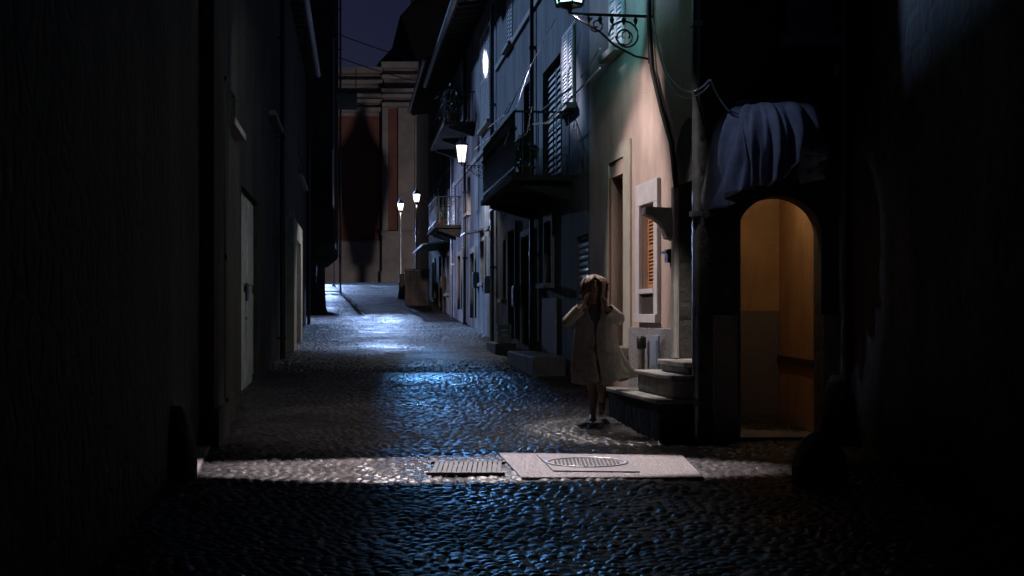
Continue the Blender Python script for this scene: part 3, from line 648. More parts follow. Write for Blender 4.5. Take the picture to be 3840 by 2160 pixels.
# middle lantern
uM, vM = lh.uv(1828, 622)
oM, pM = wall_lantern('bracket_lantern', lh, uM, .98, vM, 'white glowing wall lantern on an iron arm below the flowered balcony', E_mid, False, 1.2)
oM.scale = (.66,)*3; pm = lh.W2(uM, .67, vM-.03)
spot('middle_lantern_lamp', tuple(pm), (pm.x-.1, pm.y, pm.z-1), 200, (.88, .92, 1.0), 138, .25, .10)
spot('middle_lantern_portal_side', tuple(pm), (-4.75, 30, 2.4), 300, (1.0, .95, .88), 36, .35, .06)
spot('middle_lantern_far_side', (pm.x-.25, pm.y+.2, pm.z), (-2.9, 50, 2.3), 1000, (1.0, .82, .78), 24, .6, .08)
spot('added_blue_sheen_spot', (-4.7, 57.6, 9.0), (-.50, 18, .65), 4600, (.14, .44, 1.0), 9.5, 1.0, .3, .38, 1.0)  # added narrow beam with no fixture; gives the cobbles a blue sheen

# lamp posts at the far end
def lamp_post(label, px, Y, py, glass, w):
    x = (px-1920)/F*Y; zt = CH+(1180-py)/F*Y; z0 = g(Y)-.03; o = thing('lamp_post', label, 'lamp post', (x, Y, z0), 0, 'lamp posts at the far end')
    h = zt-z0-.3; b = MB(); b.lathe([(0, 0), (.16, 0), (.16, .1), (.11, .15), (.10, .7), (.07, .8), (.055, h-.5), (.04, h-.1), (.07, h-.06), (.07, h-.02), (0, h-.02)], n=12)
    b.build('post', M_zinc, o); lantern_body(o, h+.1, .38, .19, .12, glass)
    point('far_lamp', (x, Y-.05, z0+h-.15), w, (1.0, .86, .7), .1)
    return o
lamp_post('warm far lamp post standing on its own before the church', 1502, 79, 775, E_far, 16)
lamp_post('paler far lamp post hard against the end of the right row', 1562, 68, 742, E_far, 12)

# ------------------------------------------------------------------ church, square, far things
cy = 97.0
def cx_(x, Y=cy): return (x-1920)/F*Y
def cz_(y, Y=cy): return CH+(1180-y)/F*Y
chu = thing('church', 'baroque stone church front with red stucco panels closing the far end of the street', 'church', (cx_(1440), cy, g(cy)-.1), 0)
def L(x, y): return (cx_(x)-cx_(1440), cz_(y)-(g(cy)-.1))
xl0, xr0, xm = L(1080, 0)[0], L(1562, 0)[0], L(1440, 0)[0]; ztop = L(0, 245)[1]
b = MB(); b.box(xl0, xm, .6, 14, -.5, L(0, 262)[1]); b.box(xm+.01, xr0, 0, 14, -.5, ztop); b.build('wall', M_churchs, chu)
b = MB()
for x0, x1, y0, y1, yy in ((1262, 1432, 432, 900, .6), (1458, 1492, 408, 868, 0), (1140, 1235, 432, 900, .6)): b.box(L(x0, 0)[0], L(x1, 0)[0], yy-.05, yy-.004, L(0, y1)[1], L(0, y0)[1])
b.build('red_panels', M_churchr, chu)
for y0, y1, d in ((240, 262, 1.0), (285, 300, .7), (340, 352, 1.1), (358, 372, .8), (388, 404, .6)):
    b = MB(); b.box(xl0, xm-.1, .6-d, .597, L(0, y1+14)[1], L(0, y0+14)[1]); b.box(xm-.09, xr0+.2, -d, -.004, L(0, y1)[1], L(0, y0)[1]); b.build('cornice', M_churchs, chu, .03)
for x0, x1, d in ((1436, 1458, .35), (1495, 1556, .3), (1236, 1262, .0)):
    yy = .6 if x0 < 1400 else 0
    b = MB(); b.box(L(x0, 0)[0], L(x1, 0)[0], yy-d-.2, yy-.004, L(0, 870)[1], L(0, 406)[1]); b.build('pilaster', M_churchs, chu, .02)
b = MB(); b.box(L(1436, 0)[0], xr0+.15, -.75, -.006, -.4, L(0, 872)[1]); b.box(L(1432, 0)[0], xr0+.2, -.85, -.004, L(0, 882)[1], L(0, 870)[1]+.02); b.box(L(1432, 0)[0], xr0+.2, -.85, -.006, -.4, .9); b.build('pier_base', M_churchs, chu, .02)
b = MB(); b.box(xl0, L(1436, 0)[0]-.02, .2, .597, -.4, L(0, 905)[1]); b.build('base_course', M_churchs, chu, .02)
# tall dark house behind the church, on the right
Yd = 84
xa, xb_ = cx_(1395, Yd), cx_(1640, Yd)
th = thing('tall_house', 'black silhouette of a tall gabled house rising behind the lamp posts', 'house', (cx_(1600, 112), 112, g(112)), 0)
b = MB(); q = lambda x, y: (cx_(x, 112)-cx_(1600, 112), cz_(y, 112)-g(112))
b.prism([q(1385, 285), q(1420, 235), q(1470, 180), q(1500, 60), q(1545, 10), q(1620, -140), q(1900, -140), q(1900, 1000), q(1385, 1000)], 0, 8, 'y'); b.build('wall', M_hill, th)
MB().prism([q(1538, 4), q(1620, -144), q(1640, -144), q(1552, 8)], -.3, 8.2, 'y').build('roof', M_tile, th)
# unseen spot added to wash the church; added lantern shape casts the long shadow
S = Vector((-1.6, 70.5, 4.1)); wall_pt = Vector((cx_(1350, cy), cy+.6, cz_(640)))
dS = (wall_pt-S); k = 3.0/dS.length; Q = S+dS*k
un = thing('shadow_lantern', 'unseen lantern shape added behind the right row to shadow the church front', 'street lantern', (Q.x, Q.y, Q.z), 0)
b = MB(); b.lathe([(0, .56), (.03, .50), (.055, .37), (.09, .27), (.165, .155), (.195, .04), (.185, -.12), (.145, -.31), (.12, -.45), (.08, -.70), (0, -.70)], n=16); b.tube([(0, 0, -.70), (0, 0, -.9)], .04, 6); b.build('lantern_frame', M_iron, un)
b = MB(); b.tube([(0, 0, .52), (.0, 0, .60), (1.9, -1.0, .60)], .012, 6); b.build('bracket', M_iron, un)
spot('added_church_wash', tuple(S), tuple(wall_pt+Vector((.8, 0, 0))), 4600, (1.0, .86, .86), 60, .6, .035)

# low wall at the end of the row, post, pole
p0 = Vector((cx_(1520, 52), 52)); p1 = Vector((cx_(1608, 56), 56.2))
lw = House('low_wall', 'low plastered parapet wall at the foot of the far lamp posts', (cx_(1608, 51), 51.0), (cx_(1518, 51), 51.0), 'wall')
b = MB(); zt = lw.uv(1560, 1018)[1]; b.box(0, lw.W, -.35, 0, -.4, zt); b.build('wall', M_old, lw.root, .02)
b = MB(); b.box(-.02, lw.W+.04, -.4, .05, zt+.003, zt+.1); b.build('coping', M_stone, lw.root, .02)
b = MB(); b.box(lw.W-.35, lw.W-.003, -5, -.353, -.4, zt); b.build('return_wall', M_old, lw.root)
Yp = 57; pb = thing('stone_post', 'short tapered stone post beside the low wall', 'post', (cx_(1507, Yp), Yp, g(Yp)-.03)); 
MB().lathe([(0, 0), (.17, 0), (.15, .3), (.10, .95), (.12, 1.0), (.09, 1.08), (0, 1.12)], n=12).build('post', M_stone, pb)
Yp = 74; sp = thing('sign_pole', 'thin pale sign pole at the far left corner of the square', 'sign post', (cx_(1252, Yp), Yp, g(Yp)-.03))
b = MB(); b.tube([(0, 0, 0), (0, 0, 2.35)], .03, 8); b.build('pole', M_white, sp); b = MB(); b.lathe([(0, 0), (.1, 0), (.1, .06), (.03, .07)], n=10); b.build('base', M_zinc, sp)
Yp = 84; dp = thing('dark_pole', 'thin black pole standing before the church base', 'pole', (cx_(1274, Yp), Yp, g(Yp)-.03)); b = MB(); b.tube([(0, 0, 0), (0, 0, 2.6)], .05, 8); b.lathe([(.05, 0), (.08, .03), (0, .1)], (0, 0, 2.6), 8); b.build('pole', M_iron, dp)

# ------------------------------------------------------------------ steps, standpipe, slab, bollards, bench
st = thing('stone_steps', 'three worn stone steps climbing to the dark arched doorway', 'steps', tuple(pk.W2(0, 0, 0)), pk.rz)
gb = pk.gv(.8)-.1
t1 = pk.uv(2500, 1500, .45)[1]
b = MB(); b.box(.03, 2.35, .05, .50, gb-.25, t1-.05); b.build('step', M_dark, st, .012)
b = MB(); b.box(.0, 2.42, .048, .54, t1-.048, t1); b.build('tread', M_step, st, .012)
t2 = pk.uv(2560, 1412, .3)[1]
b = MB(); b.box(.05, 1.55, .05, .34, t1+.003, t2-.05); b.build('step', M_step, st, .012)
b = MB(); b.box(.02, 1.62, .048, .38, t2-.047, t2); b.build('tread', M_step, st, .012)
t3 = pk.uv(2600, 1352)[1]
pp = thing('potted_plant', 'slim dark green plant standing in the dark doorway above the stone steps', 'plant', tuple(pk.W2(.30, -.06, t3-.003)), pk.rz)
MB().lathe([(0, 0), (.07, 0), (.095, .16), (.095, .19), (.08, .19), (.075, .16), (0, .15)], n=14).build('pot', M_terra, pp)
rn_ = random.Random(11); b = MB(); b.tube([(0, 0, .15), (.01, 0, .6), (0, .01, 1.15)], .008, 5); b.leaves((0, 0, .75), (.13, .12, .52), 170, .06, rn_); b.build('foliage', M_leaf, pp)
b = MB(); b.box(.12, 1.2, -.22, .22, t3-.06, t3-.004); b.build('tread', M_step, st, .01); b = MB(); b.box(.14, 1.18, .05, .17, t2+.003, t3-.063); b.build('step', M_step, st, .01)
u_, v_ = pk.uv(2405, 1262, .13); sp = thing('standpipe', 'short dark standpipe with a black cap against the granite plinth', 'pipe', tuple(pk.W2(u_, .13, pk.gv(u_))), pk.rz)
h_ = v_-pk.gv(u_); MB().tube([(0, 0, -.05), (0, 0, h_-.14)], .042, 12).build('pipe', mat('rusty_pipe', (.14, .13, .12), (.08, .075, .07), 9, .6, .3, 40), sp); MB().lathe([(.05, -.14), (.056, -.13), (.056, -.02), (.045, 0), (0, .01)], (0, 0, h_), 12).build('cap', M_iron, sp)
# concrete apron with the inspection cover
def on_ground(x, y): 
    t = 8650/(y-1005); return (x-1920)/F*t, t
pts = [on_ground(1868, 1706), on_ground(2560, 1716), on_ground(2640, 1800), on_ground(1955, 1800)]
ap = thing('concrete_apron', 'pale pebbled concrete apron set in the cobbles round the inspection cover', 'paving', (1.0, 11.5, g(11.5)))
def zz(x, y, dz): return (x-1.0, y-11.5, g(y)-g(11.5)+dz)
b = MB(); n = len(pts)
b.add([zz(x, y, -.1) for x, y in pts]+[zz(x, y, .024) for x, y in pts], [(3, 2, 1, 0), (4, 5, 6, 7)]+[(i, (i+1) % 4, (i+1) % 4+4, i+4) for i in range(4)]); b.build('slab', M_conc, ap, .008)
cp = [on_ground(2012, 1718), on_ground(2320, 1722), on_ground(2400, 1784), on_ground(2075, 1780)]
mc = thing('inspection_cover', 'dark rectangular cast metal cover with a round lid in the concrete apron', 'manhole cover', (1.0, 11.5, g(11.5)+.026))
def zy(x, y, dz): return (x-1.0, y-11.5, g(y)-g(11.5)+dz)
b = MB(); b.add([zy(x, y, .001) for x, y in cp]+[zy(x, y, .010) for x, y in cp], [(3, 2, 1, 0), (4, 5, 6, 7)]+[(i, (i+1) % 4, (i+1) % 4+4, i+4) for i in range(4)]); b.build('cover_plate', M_metal, mc)
c0 = Vector((sum(p[0] for p in cp)/4, sum(p[1] for p in cp)/4)); b = MB(); 
rg = lambda r, dz, n=40: [zy(c0.x+r*math.cos(2*math.pi*k/n), c0.y+r*.8*math.sin(2*math.pi*k/n), dz) for k in range(n)]
b.loft([rg(.36, .011), rg(.36, .019), rg(.33, .019), rg(.33, .011)]); b.build('lid_ring', mat('polished_rim', (.42, .4, .42), None, 20, .35, metal=.6), mc)
b = MB()
for i in range(-9, 10):
    for j in range(-7, 8):
        if i*i+j*j*1.6 < 75: b.box(c0.x-1+i*.034-.010, c0.x-1+i*.034+.010, c0.y-11.5+j*.034-.010, c0.y-11.5+j*.034+.010, g(c0.y)-g(11.5)+.011+j*.0012, g(c0.y)-g(11.5)+.017+j*.0012)
b.build('round_lid', M_metal, mc)
pts = [on_ground(640, 1668), on_ground(790, 1680), on_ground(735, 1790), on_ground(628, 1800)]
ss = thing('stone_slab', 'pale worn flagstone at the left end of the light strip by the wheel guard', 'paving', (-2.6, 11.4, g(11.4)))
b = MB(); b.add([(x+2.6, y-11.4, g(y)-g(11.4)-.1) for x, y in pts]+[(x+2.6, y-11.4, g(y)-g(11.4)+.030) for x, y in pts], [(3, 2, 1, 0), (4, 5, 6, 7)]+[(i, (i+1) % 4, (i+1) % 4+4, i+4) for i in range(4)]); b.build('slab', M_step, ss, .02)
# flat gutter stones left of the apron
gs = thing('gutter_grate', 'dull slotted drain grate between the cobbles and the concrete apron', 'drain', (-.4, 11.4, g(11.4)+.02)); b = MB()
for k in range(14): b.box(-.27+k*.042, -.27+k*.042+.034, -.30, .28, .004-.010, .012); 
b.box(-.31, .34, -.34, -.303, -.01, .014); b.box(-.31, .34, .283, .32, -.01, .014); b.build('grate', mat('dull_dark_metal', (.12, .12, .125), (.07, .07, .072), 25, .7, .3, 60), gs); gs.rotation_euler = (R(2.0), 0, 0)
# bollards / wheel guards
def guard(x, y, r, h, label):
    o = thing('wheel_guard', label, 'bollard', (x, y, g(y)-.02), 0, 'stone wheel guards at the house corners')
    MB().lathe([(0, -.1), (r, -.1), (r*1.05, h*.25), (r*.9, h*.6), (r*.62, h*.88), (r*.3, h), (0, h)], n=18).build('stone', M_dark, o); return o
guard(LX(10.8)+.02, 10.9, .17, .62, 'round black stone wheel guard against the left wall')
x, y = on_ground(3010, 1790); guard(x+.12, y-.1, .22, .40, 'squat dark stone guard at the right end of the light strip'); 
guard(ch.W2(.17, .22, 0).x, ch.W2(.17, .22, 0).y, .15, .70, 'taller dark stone guard at the right jamb of the lit archway')
# step stones on the right pavement
ua, ub = gh.u(2130), gh.u(2015); b = MB(); o = thing('doorstep', 'long worn doorstep outside the grey house', 'step', tuple(gh.W2(ua, 0, gh.gv(ua))), gh.rz); b.box(0, ub-ua, .03, .55, -.3, .34); b.build('stone', M_step, o, .02)
ua, ub = gh.u(1950), gh.u(1912); o = thing('doorstep', 'low doorstep by the pale door surround of the grey house', 'step', tuple(gh.W2(ua, 0, gh.gv(ua))), gh.rz); b = MB(); b.box(0, ub-ua, .07, .5, -.3, .22); b.build('stone', M_step, o, .02)
u_ = gh.u(1940); o = thing('white_box', 'small whitish crate on the low doorstep', 'crate', tuple(gh.W2(u_, .28, gh.gv(gh.u(1950))+.222)), gh.rz); b = MB()
b.box(-.18, .18, -.14, .14, 0, .03); 
for k in range(3): b.box(-.18, .18, -.14, -.125, .04+k*.12, .13+k*.12); b.box(-.18, .18, .125, .14, .04+k*.12, .13+k*.12); b.box(-.18, -.165, -.124, .124, .04+k*.12, .13+k*.12); b.box(.165, .18, -.124, .124, .04+k*.12, .13+k*.12)
for sx in (-.16, .16):
    for sy in (-.12, .12): b.box(sx-.012, sx+.012, sy-.012, sy+.012, .03, .39)
b.build('crate', M_white, o)

# ------------------------------------------------------------------ awning over the archway
aw = thing('dome_awning', 'blue-grey canvas dome awning with deep folds above the archway', 'awning', tuple(ch.W2(0, 0, 0)), ch.rz)
uL, uR = ch.u(2672), ch.u(3035); ucx = (uL+uR)/2; hw = abs(uR-uL)/2; zr0 = ch.uv(2675, 820)[1]; ztp = ch.uv(2860, 405)[1]; DEP = 1.15
rings = []; nr, na = 20, 121
for j in range(nr+1):
    t = j/nr                                   # 0 at the wall-top line, 1 at the rim
    ring = []
    for i in range(na):
        th_ = math.pi*i/(na-1)                 # 0..pi around the front from right to left
        cu, sn = math.cos(th_), math.sin(th_)
        sq = lambda v, p: math.copysign(abs(v)**p, v)
        rad = math.sin(t*math.pi/2)**.75 if t < .72 else 1.0
        rad = min(1, math.sin(min(t/.62, 1)*math.pi/2)**.9)
        fold = .095*math.sin(th_*15+2.2*math.sin(t*3+th_*2))+.04*math.sin(th_*31+t*2)+.015*math.sin(th_*53-t*4)
        fold *= (.25+.75*t)
        rim = zr0+.26*sn+(.34*min(1, -cu*2.5) if cu < 0 else 0)
        zz_ = ztp-(ztp-rim)*(1-math.cos(min(t/.62, 1)*math.pi/2))*.62 if t < .62 else (ztp-(ztp-rim)*.62)-(t-.62)/.38*(ztp-rim)*.38
        wave = .06*math.sin(th_*9) if t > .95 else 0
        x = ucx+cu*hw*((.42+.58*rad) if cu > 0 else (.93+.07*rad))+cu*fold; y = .01+sq(sn, .8)*DEP*(.12+.88*rad)+sn*fold
        ring.append((x, max(y, .004), zz_+wave*.3))
    rings.append(ring)
cv = MB().loft(rings, close=False).build('canopy', M_blue, aw); sm = cv.modifiers.new('solid', 'SOLIDIFY'); sm.thickness = .006
b = MB()
for th_ in (0.35, .9, 1.57, 2.1, 2.35, 2.8): 
    i = int(th_/math.pi*(na-1)); b.tube([Vector(r[i])*1.0-Vector((0, .03, .02)) for r in rings], .012, 6)
b.build('frame_ribs', M_iron, aw)
b = MB(); b.tube([(ucx+.1, .05, ztp+.06), (ucx+hw*.55, .05, ztp+.03)], .05, 10); b.build('top_bar', M_zinc, aw)

# ------------------------------------------------------------------ cables, washing poles
def cable(label, pts, r=.012, m=M_cable, name='cable', cat='cable', grp=None, sag=0, n=14):
    P_ = []
    for k in range(len(pts)-1):
        a, c = Vector(pts[k]), Vector(pts[k+1])
        for j in range(n): t = j/n; p = a.lerp(c, t); p.z -= sag*4*t*(1-t); P_.append(p)
    P_.append(Vector(pts[-1])); o0 = P_[0].copy()
    return tag(MB().tube([p-o0 for p in P_], r, 6).build(name, m), label, cat, grp) if False else _cab(P_, o0, r, m, name, label, cat, grp)
def _cab(P_, o0, r, m, name, label, cat, grp):
    o = MB().tube([p-o0 for p in P_], r, 6).build(name, m); o.location = o0; return tag(o, label, cat, grp)
def hp(H, x, y, w): u, v = H.uv(x, y, w); return H.W2(u, w, v)
cable('pair of slack wires looping from the lantern bracket to the corner drainpipe', [hp(pk, 2446, 70, .12), hp(pk, 2520, 300, .10), hp(pk, 2660, 300, .16)], .010, sag=.12)
cable('thin wire looping lower between the lantern bracket and the corner drainpipe', [hp(pk, 2450, 130, .09), hp(pk, 2535, 352, .08), hp(pk, 2660, 318, .16)], .007, sag=.08)
cable('wire drooping from the corner drainpipe to the top of the awning', [hp(pk, 2664, 300, .17), ch.W2(ch.u(2820), .12, ch.uv(2820, 420)[1])], .010, sag=.18)
cable('long bright wire slanting up across the grey house', [hp(gh, 1890, 545, 1.0), hp(gh, 1990, 250, .5), hp(gh, 2085, 70, .3)], .012)
cable('upper straight washing pole beside the long dark balcony', [hp(gh, 2020, 424, .5), hp(gh, 2142, 328, .45)], .016, name='washing_pole', cat='pole')
cable('short washing pole slanting under the shuttered window', [hp(gh, 2180, 288, .3), hp(gh, 2250, 182, .25)], .014, name='washing_pole', cat='pole')
cable('curved wire dipping to the rail of the long dark balcony', [hp(gh, 1996, 466, .9), hp(gh, 2050, 462, .7), hp(gh, 2110, 400, .45), hp(gh, 2250, 255, .3)], .013)
cable('wire sloping down to the lantern arm along the lilac wall', [hp(lh, 1830, 480, .5), hp(gh, 1905, 420, .8), hp(gh, 1985, 250, .6)], .011)
cable('lower wire running behind the white lantern', [hp(lh, 1780, 560, .4), hp(lh, 1850, 505, .6), hp(gh, 1912, 385, .8)], .010)
cable('thin wire curling down in front of the long dark balcony', [hp(gh, 1995, 400, 1.02), hp(gh, 1975, 500, 1.05), hp(gh, 1930, 530, 1.05)], .007)
for y, a in ((118, 'upper'), (205, 'lower')):
    Yc = 60; p, q = Vector((cx_(1235, Yc), Yc, cz_(y-3, Yc))), Vector((cx_(1590, Yc), Yc+6, cz_(y+28, Yc)))
    cable(a+' of two overhead wires crossing the sky before the church', [p, q], .022, M_iron, sag=.1)

# ------------------------------------------------------------------ the running woman
def skin(name, verts, edges, m, parent, sub=2):
    me = bpy.data.meshes.new(name); me.from_pydata([v[:3] for v in verts], edges, []); o = bpy.data.objects.new(name, me); C.objects.link(o); o.parent = parent
    me.materials.append(m); sk = o.modifiers.new('skin', 'SKIN'); sk.use_smooth_shade = True
    for i, v in enumerate(verts): 
        r = v[3]; me.skin_vertices[0].data[i].radius = r if isinstance(r, tuple) else (r, r)
    me.skin_vertices[0].data[0].use_root = True
    o.modifiers.new('sub', 'SUBSURF').levels = sub; o.modifiers['sub'].render_levels = sub
    return o
WY = 14.9; WX = (2228-1920)/F*WY
wo = thing('person', 'woman running towards us in a loose pale raincoat, hands raised to her face', 'person', (WX, WY, g(WY)+.02), 0); wo.scale = (.965,)*3
V = []; E = []
def chain(start, pts):
    i = start
    for p in pts:
        V.append(p); j = len(V)-1
        if i is not None: E.append((i, j))
        i = j
    return i
root = chain(None, [(0, .02, .84, (.15, .11))])
sp_ = chain(root, [(0, .01, .98, (.125, .10)), (0, -.01, 1.12, (.14, .10)), (0, -.02, 1.25, (.15, .095))])
nk = chain(sp_, [(0, -.03, 1.345, (.058, .058)), (0, -.05, 1.42, (.05, .052)), (0, -.075, 1.475, (.066, .078)), (0, -.08, 1.54, (.078, .095)), (0, -.07, 1.60, (.060, .075))])
tips = {}
for sx in (-1, 1):
    elb = (-.322, -.05, 1.125) if sx < 0 else (.292, -.08, 1.172)
    wr = (-.13, -.20, 1.34) if sx < 0 else (.13, -.22, 1.30)
    a = chain(sp_, [(sx*.135, -.02, 1.30, .058), (sx*.185, -.02, 1.285, .056)])
    e_ = chain(a, [((sx*.185+elb[0])/2, (elb[1]-.02)/2, (1.285+elb[2])/2, .043), (*elb, .034)])
    w_ = chain(e_, [((elb[0]+wr[0])/2, (elb[1]+wr[1])/2, (elb[2]+wr[2])/2, .036), (*wr, .024)])
    Wv = Vector(wr); up = Vector((-sx*.25, -.05, .95)).normalized(); ac = Vector((sx*.35, -.9, .15)).normalized()
    pm_ = Wv+up*.045; k_ = chain(w_, [(*pm_, (.024, .02)), (*(Wv+up*.085), (.034, .016))]); 
    base = len(V)-1
    for q, (off, ln_) in enumerate(((-.030, .068), (-.010, .078), (.010, .074), (.030, .058))):
        b0 = Wv+up*.085+ac*off; inn = Vector((-sx*.8, .2, 0)); 
        chain(base, [(*b0, .0095), (*(b0+up*ln_*.5+inn*.010), .0085), (*(b0+up*ln_*.8+inn*.030), .008), (*(b0+up*ln_*.95+inn*.05), .007)])
    chain(len(V)-17-0 if False else base-1, [(*(Wv+up*.05-ac*.035), .011), (*(Wv+up*.085-ac*.055), .0095), (*(Wv+up*.11-ac*.06), .008)])
# legs: image-left leg carries the weight, image-right one is bent and kicked back
l1 = chain(root, [(-.085, .0, .78, .09), (-.05, -.09, .46, .058), (-.03, -.04, .40, .053), (-.01, -.02, .27, .050), (-.015, .0, .10, .033), (-.015, -.02, .062, .034), (-.02, -.10, .035, .030), (-.02, -.16, .028, .022)])
l2 = chain(root, [(.085, .0, .78, .09), (.075, -.13, .46, .058), (.085, -.08, .41, .054), (.095, .06, .33, .050), (.105, .22, .22, .034), (.108, .26, .185, .033), (.11, .22, .11, .028), (.112, .20, .07, .022)])
body = skin('body', V, E, M_skin, wo, 2)
# face relief
b = MB(); fc = Vector((0, -.08, 1.525))
b.loft([[fc+Vector((.088*.86*math.cos(a)*s_, -.085*sy-.01, .108*math.sin(a)*s_)) for a in [2*math.pi*k/20 for k in range(20)]] for s_, sy in ((1, .1), (.93, .5), (.75, .82), (.45, 1.0), (.12, 1.06))])
b.add([fc+Vector(p) for p in ((0, -.092, .025), (-.014, -.093, -.026), (.014, -.093, -.026), (0, -.118, -.022), (0, -.09, -.034))], [(0, 1, 3), (0, 3, 2), (1, 4, 3), (3, 4, 2)])
for sx in (-1, 1): b.lathe([(0, .010), (.010, .006), (.013, 0), (.010, -.006), (0, -.010)], tuple(fc+Vector((sx*.032, -.083, .012))), 8)
b.lathe([(0, .008), (.020, .004), (.022, 0), (.018, -.006), (0, -.01)], tuple(fc+Vector((0, -.086, -.052))), 10)
b.build('face', M_skin, wo)
# hair hanging on both sides of the face
b = MB()
for sx in (-1, 1):
    for k in range(7):
        x = sx*(.062+.010*(k % 3)); y = -.13+.025*k
        b.tube([(x*.7, y, 1.62), (x, y-.005, 1.55), (x*1.15, y, 1.47), (x*1.1, y-.02, 1.38), (x*.95, y-.03, 1.31)], [.012, .018, .018, .015, .004], 6)
for k in range(7): b.tube([(-.06+.02*k, -.11, 1.63), (-.07+.023*k, -.155, 1.60), (-.08+.027*k, -.168, 1.57)], [.014, .014, .006], 6)
b.build('fringe', M_hair, wo)
# loose hair: a shell open at the face with strands over it
rings = []; nA = 26
for j, (z, rx, ry, oy, op) in enumerate(((1.28, .13, .12, -.015, .55), (1.36, .108, .112, -.03, .8), (1.44, .130, .145, -.055, .85), (1.52, .145, .170, -.065, .85), (1.585, .145, .175, -.07, .75), (1.635, .125, .16, -.07, .40), (1.672, .085, .12, -.06, .10), (1.695, .012, .015, -.05, .05))):
    ring = []
    for i in range(nA+1):
        a = -math.pi/2+op*.62+(2*math.pi-2*op*.62)*i/nA; wv = 1+.02*math.sin(a*7+j)
        ring.append((rx*math.cos(a)*wv+.0, oy+ry*math.sin(a)*wv, z+.006*math.sin(a*5)))
    rings.append(ring)
hr = MB().loft(rings, close=False)
rn = random.Random(5)
for k in range(420):
    a = rn.uniform(-.5, math.pi+.5); top = rn.random(); r0 = .015+.07*top
    ex = rn.uniform(.99, 1.05); p = []
    for (z, rx, ry, oy) in ((1.695-.045*top, r0, r0*1.3, -.055), (1.645, .122, .155, -.07), (1.585, .146, .176, -.07), (1.52, .147, .172, -.065), (1.44, .137, .152, -.055), (1.36, .134, .14, -.04), (1.29+.04*rn.random(), .145, .14, -.03)):
        w_ = .010*math.sin(z*38+k); p.append((rx*math.cos(a)*ex+w_, oy+ry*math.sin(a)*ex+w_*.5, z))
    hr.tube(p, [.003, .004, .0045, .0045, .004, .0035, .0015], 4)
o = hr.build('hair', M_hair, wo); m_ = o.modifiers.new('solid', 'SOLIDIFY'); m_.thickness = .004
# coat: body of the coat, open seam at the front, skirt flying out to the image right
prof = [(1.325, .085, .075, 0, -.02), (1.305, .15, .105, 0, -.02), (1.27, .20, .125, 0, -.02), (1.18, .215, .15, 0, -.02), (1.05, .225, .17, .0, -.02), (.92, .235, .185, .0, -.03), (.80, .25, .20, .01, -.02), (.68, .265, .22, .03, .0), (.58, .275, .235, .045, .02), (.50, .265, .235, .06, .03), (.44, .245, .22, .05, .02)]
rings = []; nA = 72
for j, (z, rx, ry, ox, oy) in enumerate(prof):
    t = j/(len(prof)-1); ring = []
    for i in range(nA+1):
        gp = .04+.55*min(1, max(0, (z-1.12)/.2)); a = -math.pi/2+gp+(2*math.pi-2*gp)*i/nA
        fold = 1+(.15+.85*t)*(.065*math.sin(a*7+2.3*t)+.05*math.sin(a*12+3.0*t+1)+.03*math.sin(a*4-1))+.02*math.sin(9*t+a*3)
        x = ox+rx*math.cos(a)*fold; y = oy+ry*math.sin(a)*fold
        fl = max(0, math.cos(a+.1))**2*max(0, t-.45)*.36; fl2 = max(0, -math.cos(a))**2*max(0, t-.35)*.10
        ring.append((x+fl-fl2, y+fl*.5, z+fl*.35*(1 if t > .9 else .5)+.018*math.sin(a*6+.5)*t))
    rings.append(ring)
o = MB().loft(rings, close=False).build('raincoat', M_coat, wo); m_ = o.modifiers.new('solid', 'SOLIDIFY'); m_.thickness = .008; s2 = o.modifiers.new('sub', 'SUBSURF'); s2.levels = s2.render_levels = 1
tx = bpy.data.textures.new('creases', 'CLOUDS'); tx.noise_scale = .11; d_ = o.modifiers.new('creases', 'DISPLACE'); d_.texture = tx; d_.strength = .055; d_.mid_level = .5; o.modifiers['sub'].levels = o.modifiers['sub'].render_levels = 2
coat = o
for sx in (-1, 1):
    elb = Vector((-.335, -.05, 1.115)) if sx < 0 else Vector((.305, -.08, 1.165)); wr = Vector((-.13, -.20, 1.34)) if sx < 0 else Vector((.13, -.22, 1.30)); sh = Vector((sx*.165, -.02, 1.275))
    pts = [sh.lerp(elb, -.12), sh, sh.lerp(elb, .35), sh.lerp(elb, .7), elb.lerp(sh, .02)+Vector((sx*.03, 0, -.022)), elb.lerp(wr, .12)+Vector((sx*.02, 0, -.012)), elb.lerp(wr, .45), elb.lerp(wr, .75), elb.lerp(wr, .88)]
    rs = [.075, .088, .083, .08, .078, .072, .066, .066, .07]
    b = MB(); n = 14; rr_ = []
    for i, p in enumerate(pts):
        tdir = (pts[min(i+1, 8)]-pts[max(i-1, 0)]).normalized(); a_ = tdir.cross(Vector((0, 1, .2))).normalized(); c_ = tdir.cross(a_).normalized()
        rr_.append([p+(a_*math.cos(2*math.pi*k/n)+c_*math.sin(2*math.pi*k/n))*rs[i]*(1+.08*math.sin(k*2.2+i*1.9)) for k in range(n)])
    b.loft(rr_); o = b.build('sleeve', M_coat, wo); m_ = o.modifiers.new('solid', 'SOLIDIFY'); m_.thickness = .006; s2 = o.modifiers.new('sub', 'SUBSURF'); s2.levels = s2.render_levels = 1
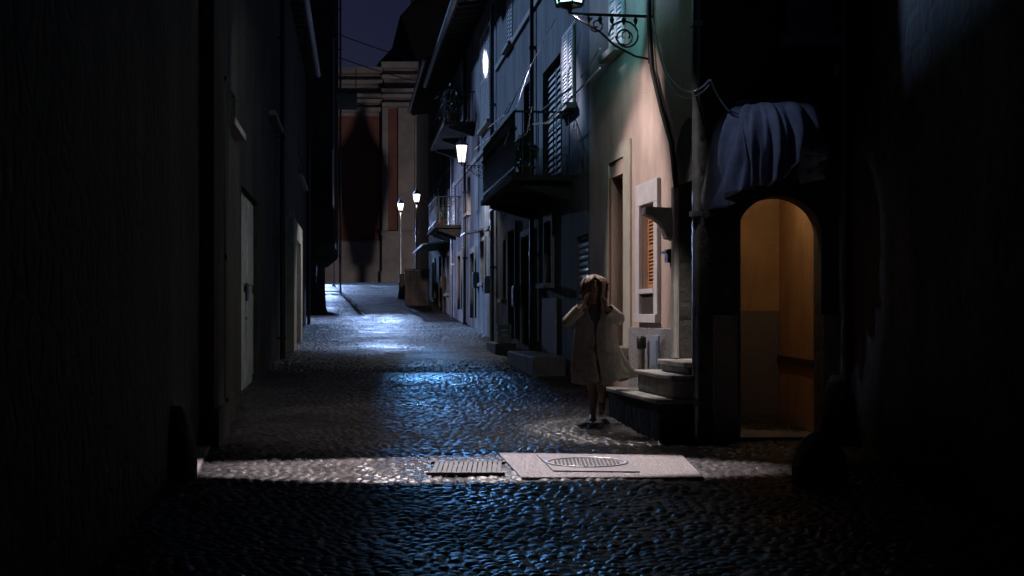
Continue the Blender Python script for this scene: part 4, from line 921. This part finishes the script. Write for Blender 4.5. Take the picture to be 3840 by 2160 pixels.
# blouse with pinkish pattern seen in the open collar, and a collar
b = MB(); b.loft([[(rx*math.sin(a), -.02-ry*math.cos(a), z) for a in [-.8+1.6*k/10 for k in range(11)]] for z, rx, ry in ((1.35, .066, .075), (1.30, .12, .095), (1.22, .17, .115), (1.12, .185, .135), (1.0, .19, .15))], close=False); b.build('blouse', M_dress, wo)
for sx in (-1, 1):
    b = MB(); b.add([(sx*.045, -.172, 1.15), (sx*.125, -.15, 1.27), (sx*.115, -.10, 1.35), (sx*.065, -.10, 1.365), (sx*.07, -.145, 1.27)], [(0, 1, 2, 3, 4)]); o = b.build('collar', M_coat, wo); m_ = o.modifiers.new('solid', 'SOLIDIFY'); m_.thickness = .01
# dark heeled shoes
for (p, r_) in (((-.02, -.06, .0), 0), ((.11, .235, .125), R(-62))):
    b = MB(); sec = [(.10, .045, .028, .07), (.06, .042, .034, .085), (.0, .03, .036, .06), (-.06, .006, .042, .048), (-.11, .003, .038, .038), (-.145, .004, .018, .022)]
    rr_ = [[(hw_*math.cos(a), y_, max(zb_, zb_+(zt_-zb_)*(.5+.5*math.sin(a)))) for a in [2*math.pi*k/14 for k in range(14)]] for y_, zb_, hw_, zt_ in sec]
    b.loft(rr_, caps=True); b.tube([(0, .085, .05), (0, .09, .0)], [.016, .008], 8); o = b.build('shoe', M_shoe, wo); o.location = p; o.rotation_euler = (r_, 0, 0)

# ------------------------------------------------------------------ light strip across the street mouth
spot('added_strip_spot', (-.3, 14.4, 6.6), (-.28, 11.58, .42), 4900, (1.0, .88, .90), 12.5, .4, .05, 3.9, 1.0)  # unseen spot added above the street; its flattened cone makes the strip
spot('added_alley_fill', (-9.6, 42.2, 5.2), (-3.5, 40.5, 1.6), 1900, (.50, .60, 1.0), 100, .4, .08)  # added blue light in the side gap for the lilac wall and road
spot('added_awning_spot', (-2.6, 11.6, 8.8), (2.05, 12.5, 3.55), 480, (.46, .58, .98), 12, .9, .05)  # spot added for the awning alone, with no fixture
spot('added_road_patch_spot', (-7.2, 73, 7.5), (-3.7, 38.3, 1.4), 11000, (.36, .55, 1.0), 4.0, .4, .1, 3.5, 1.0)  # added beam from an unseen point, lays the blue patch on the road
spot('added_far_ground_spot', (-13, 92, 8), (-6.9, 63, 2.7), 12000, (.36, .54, 1.0), 17, .6, .1, 1.6, 1.0)  # extra unseen spot added to turn the far ground blue
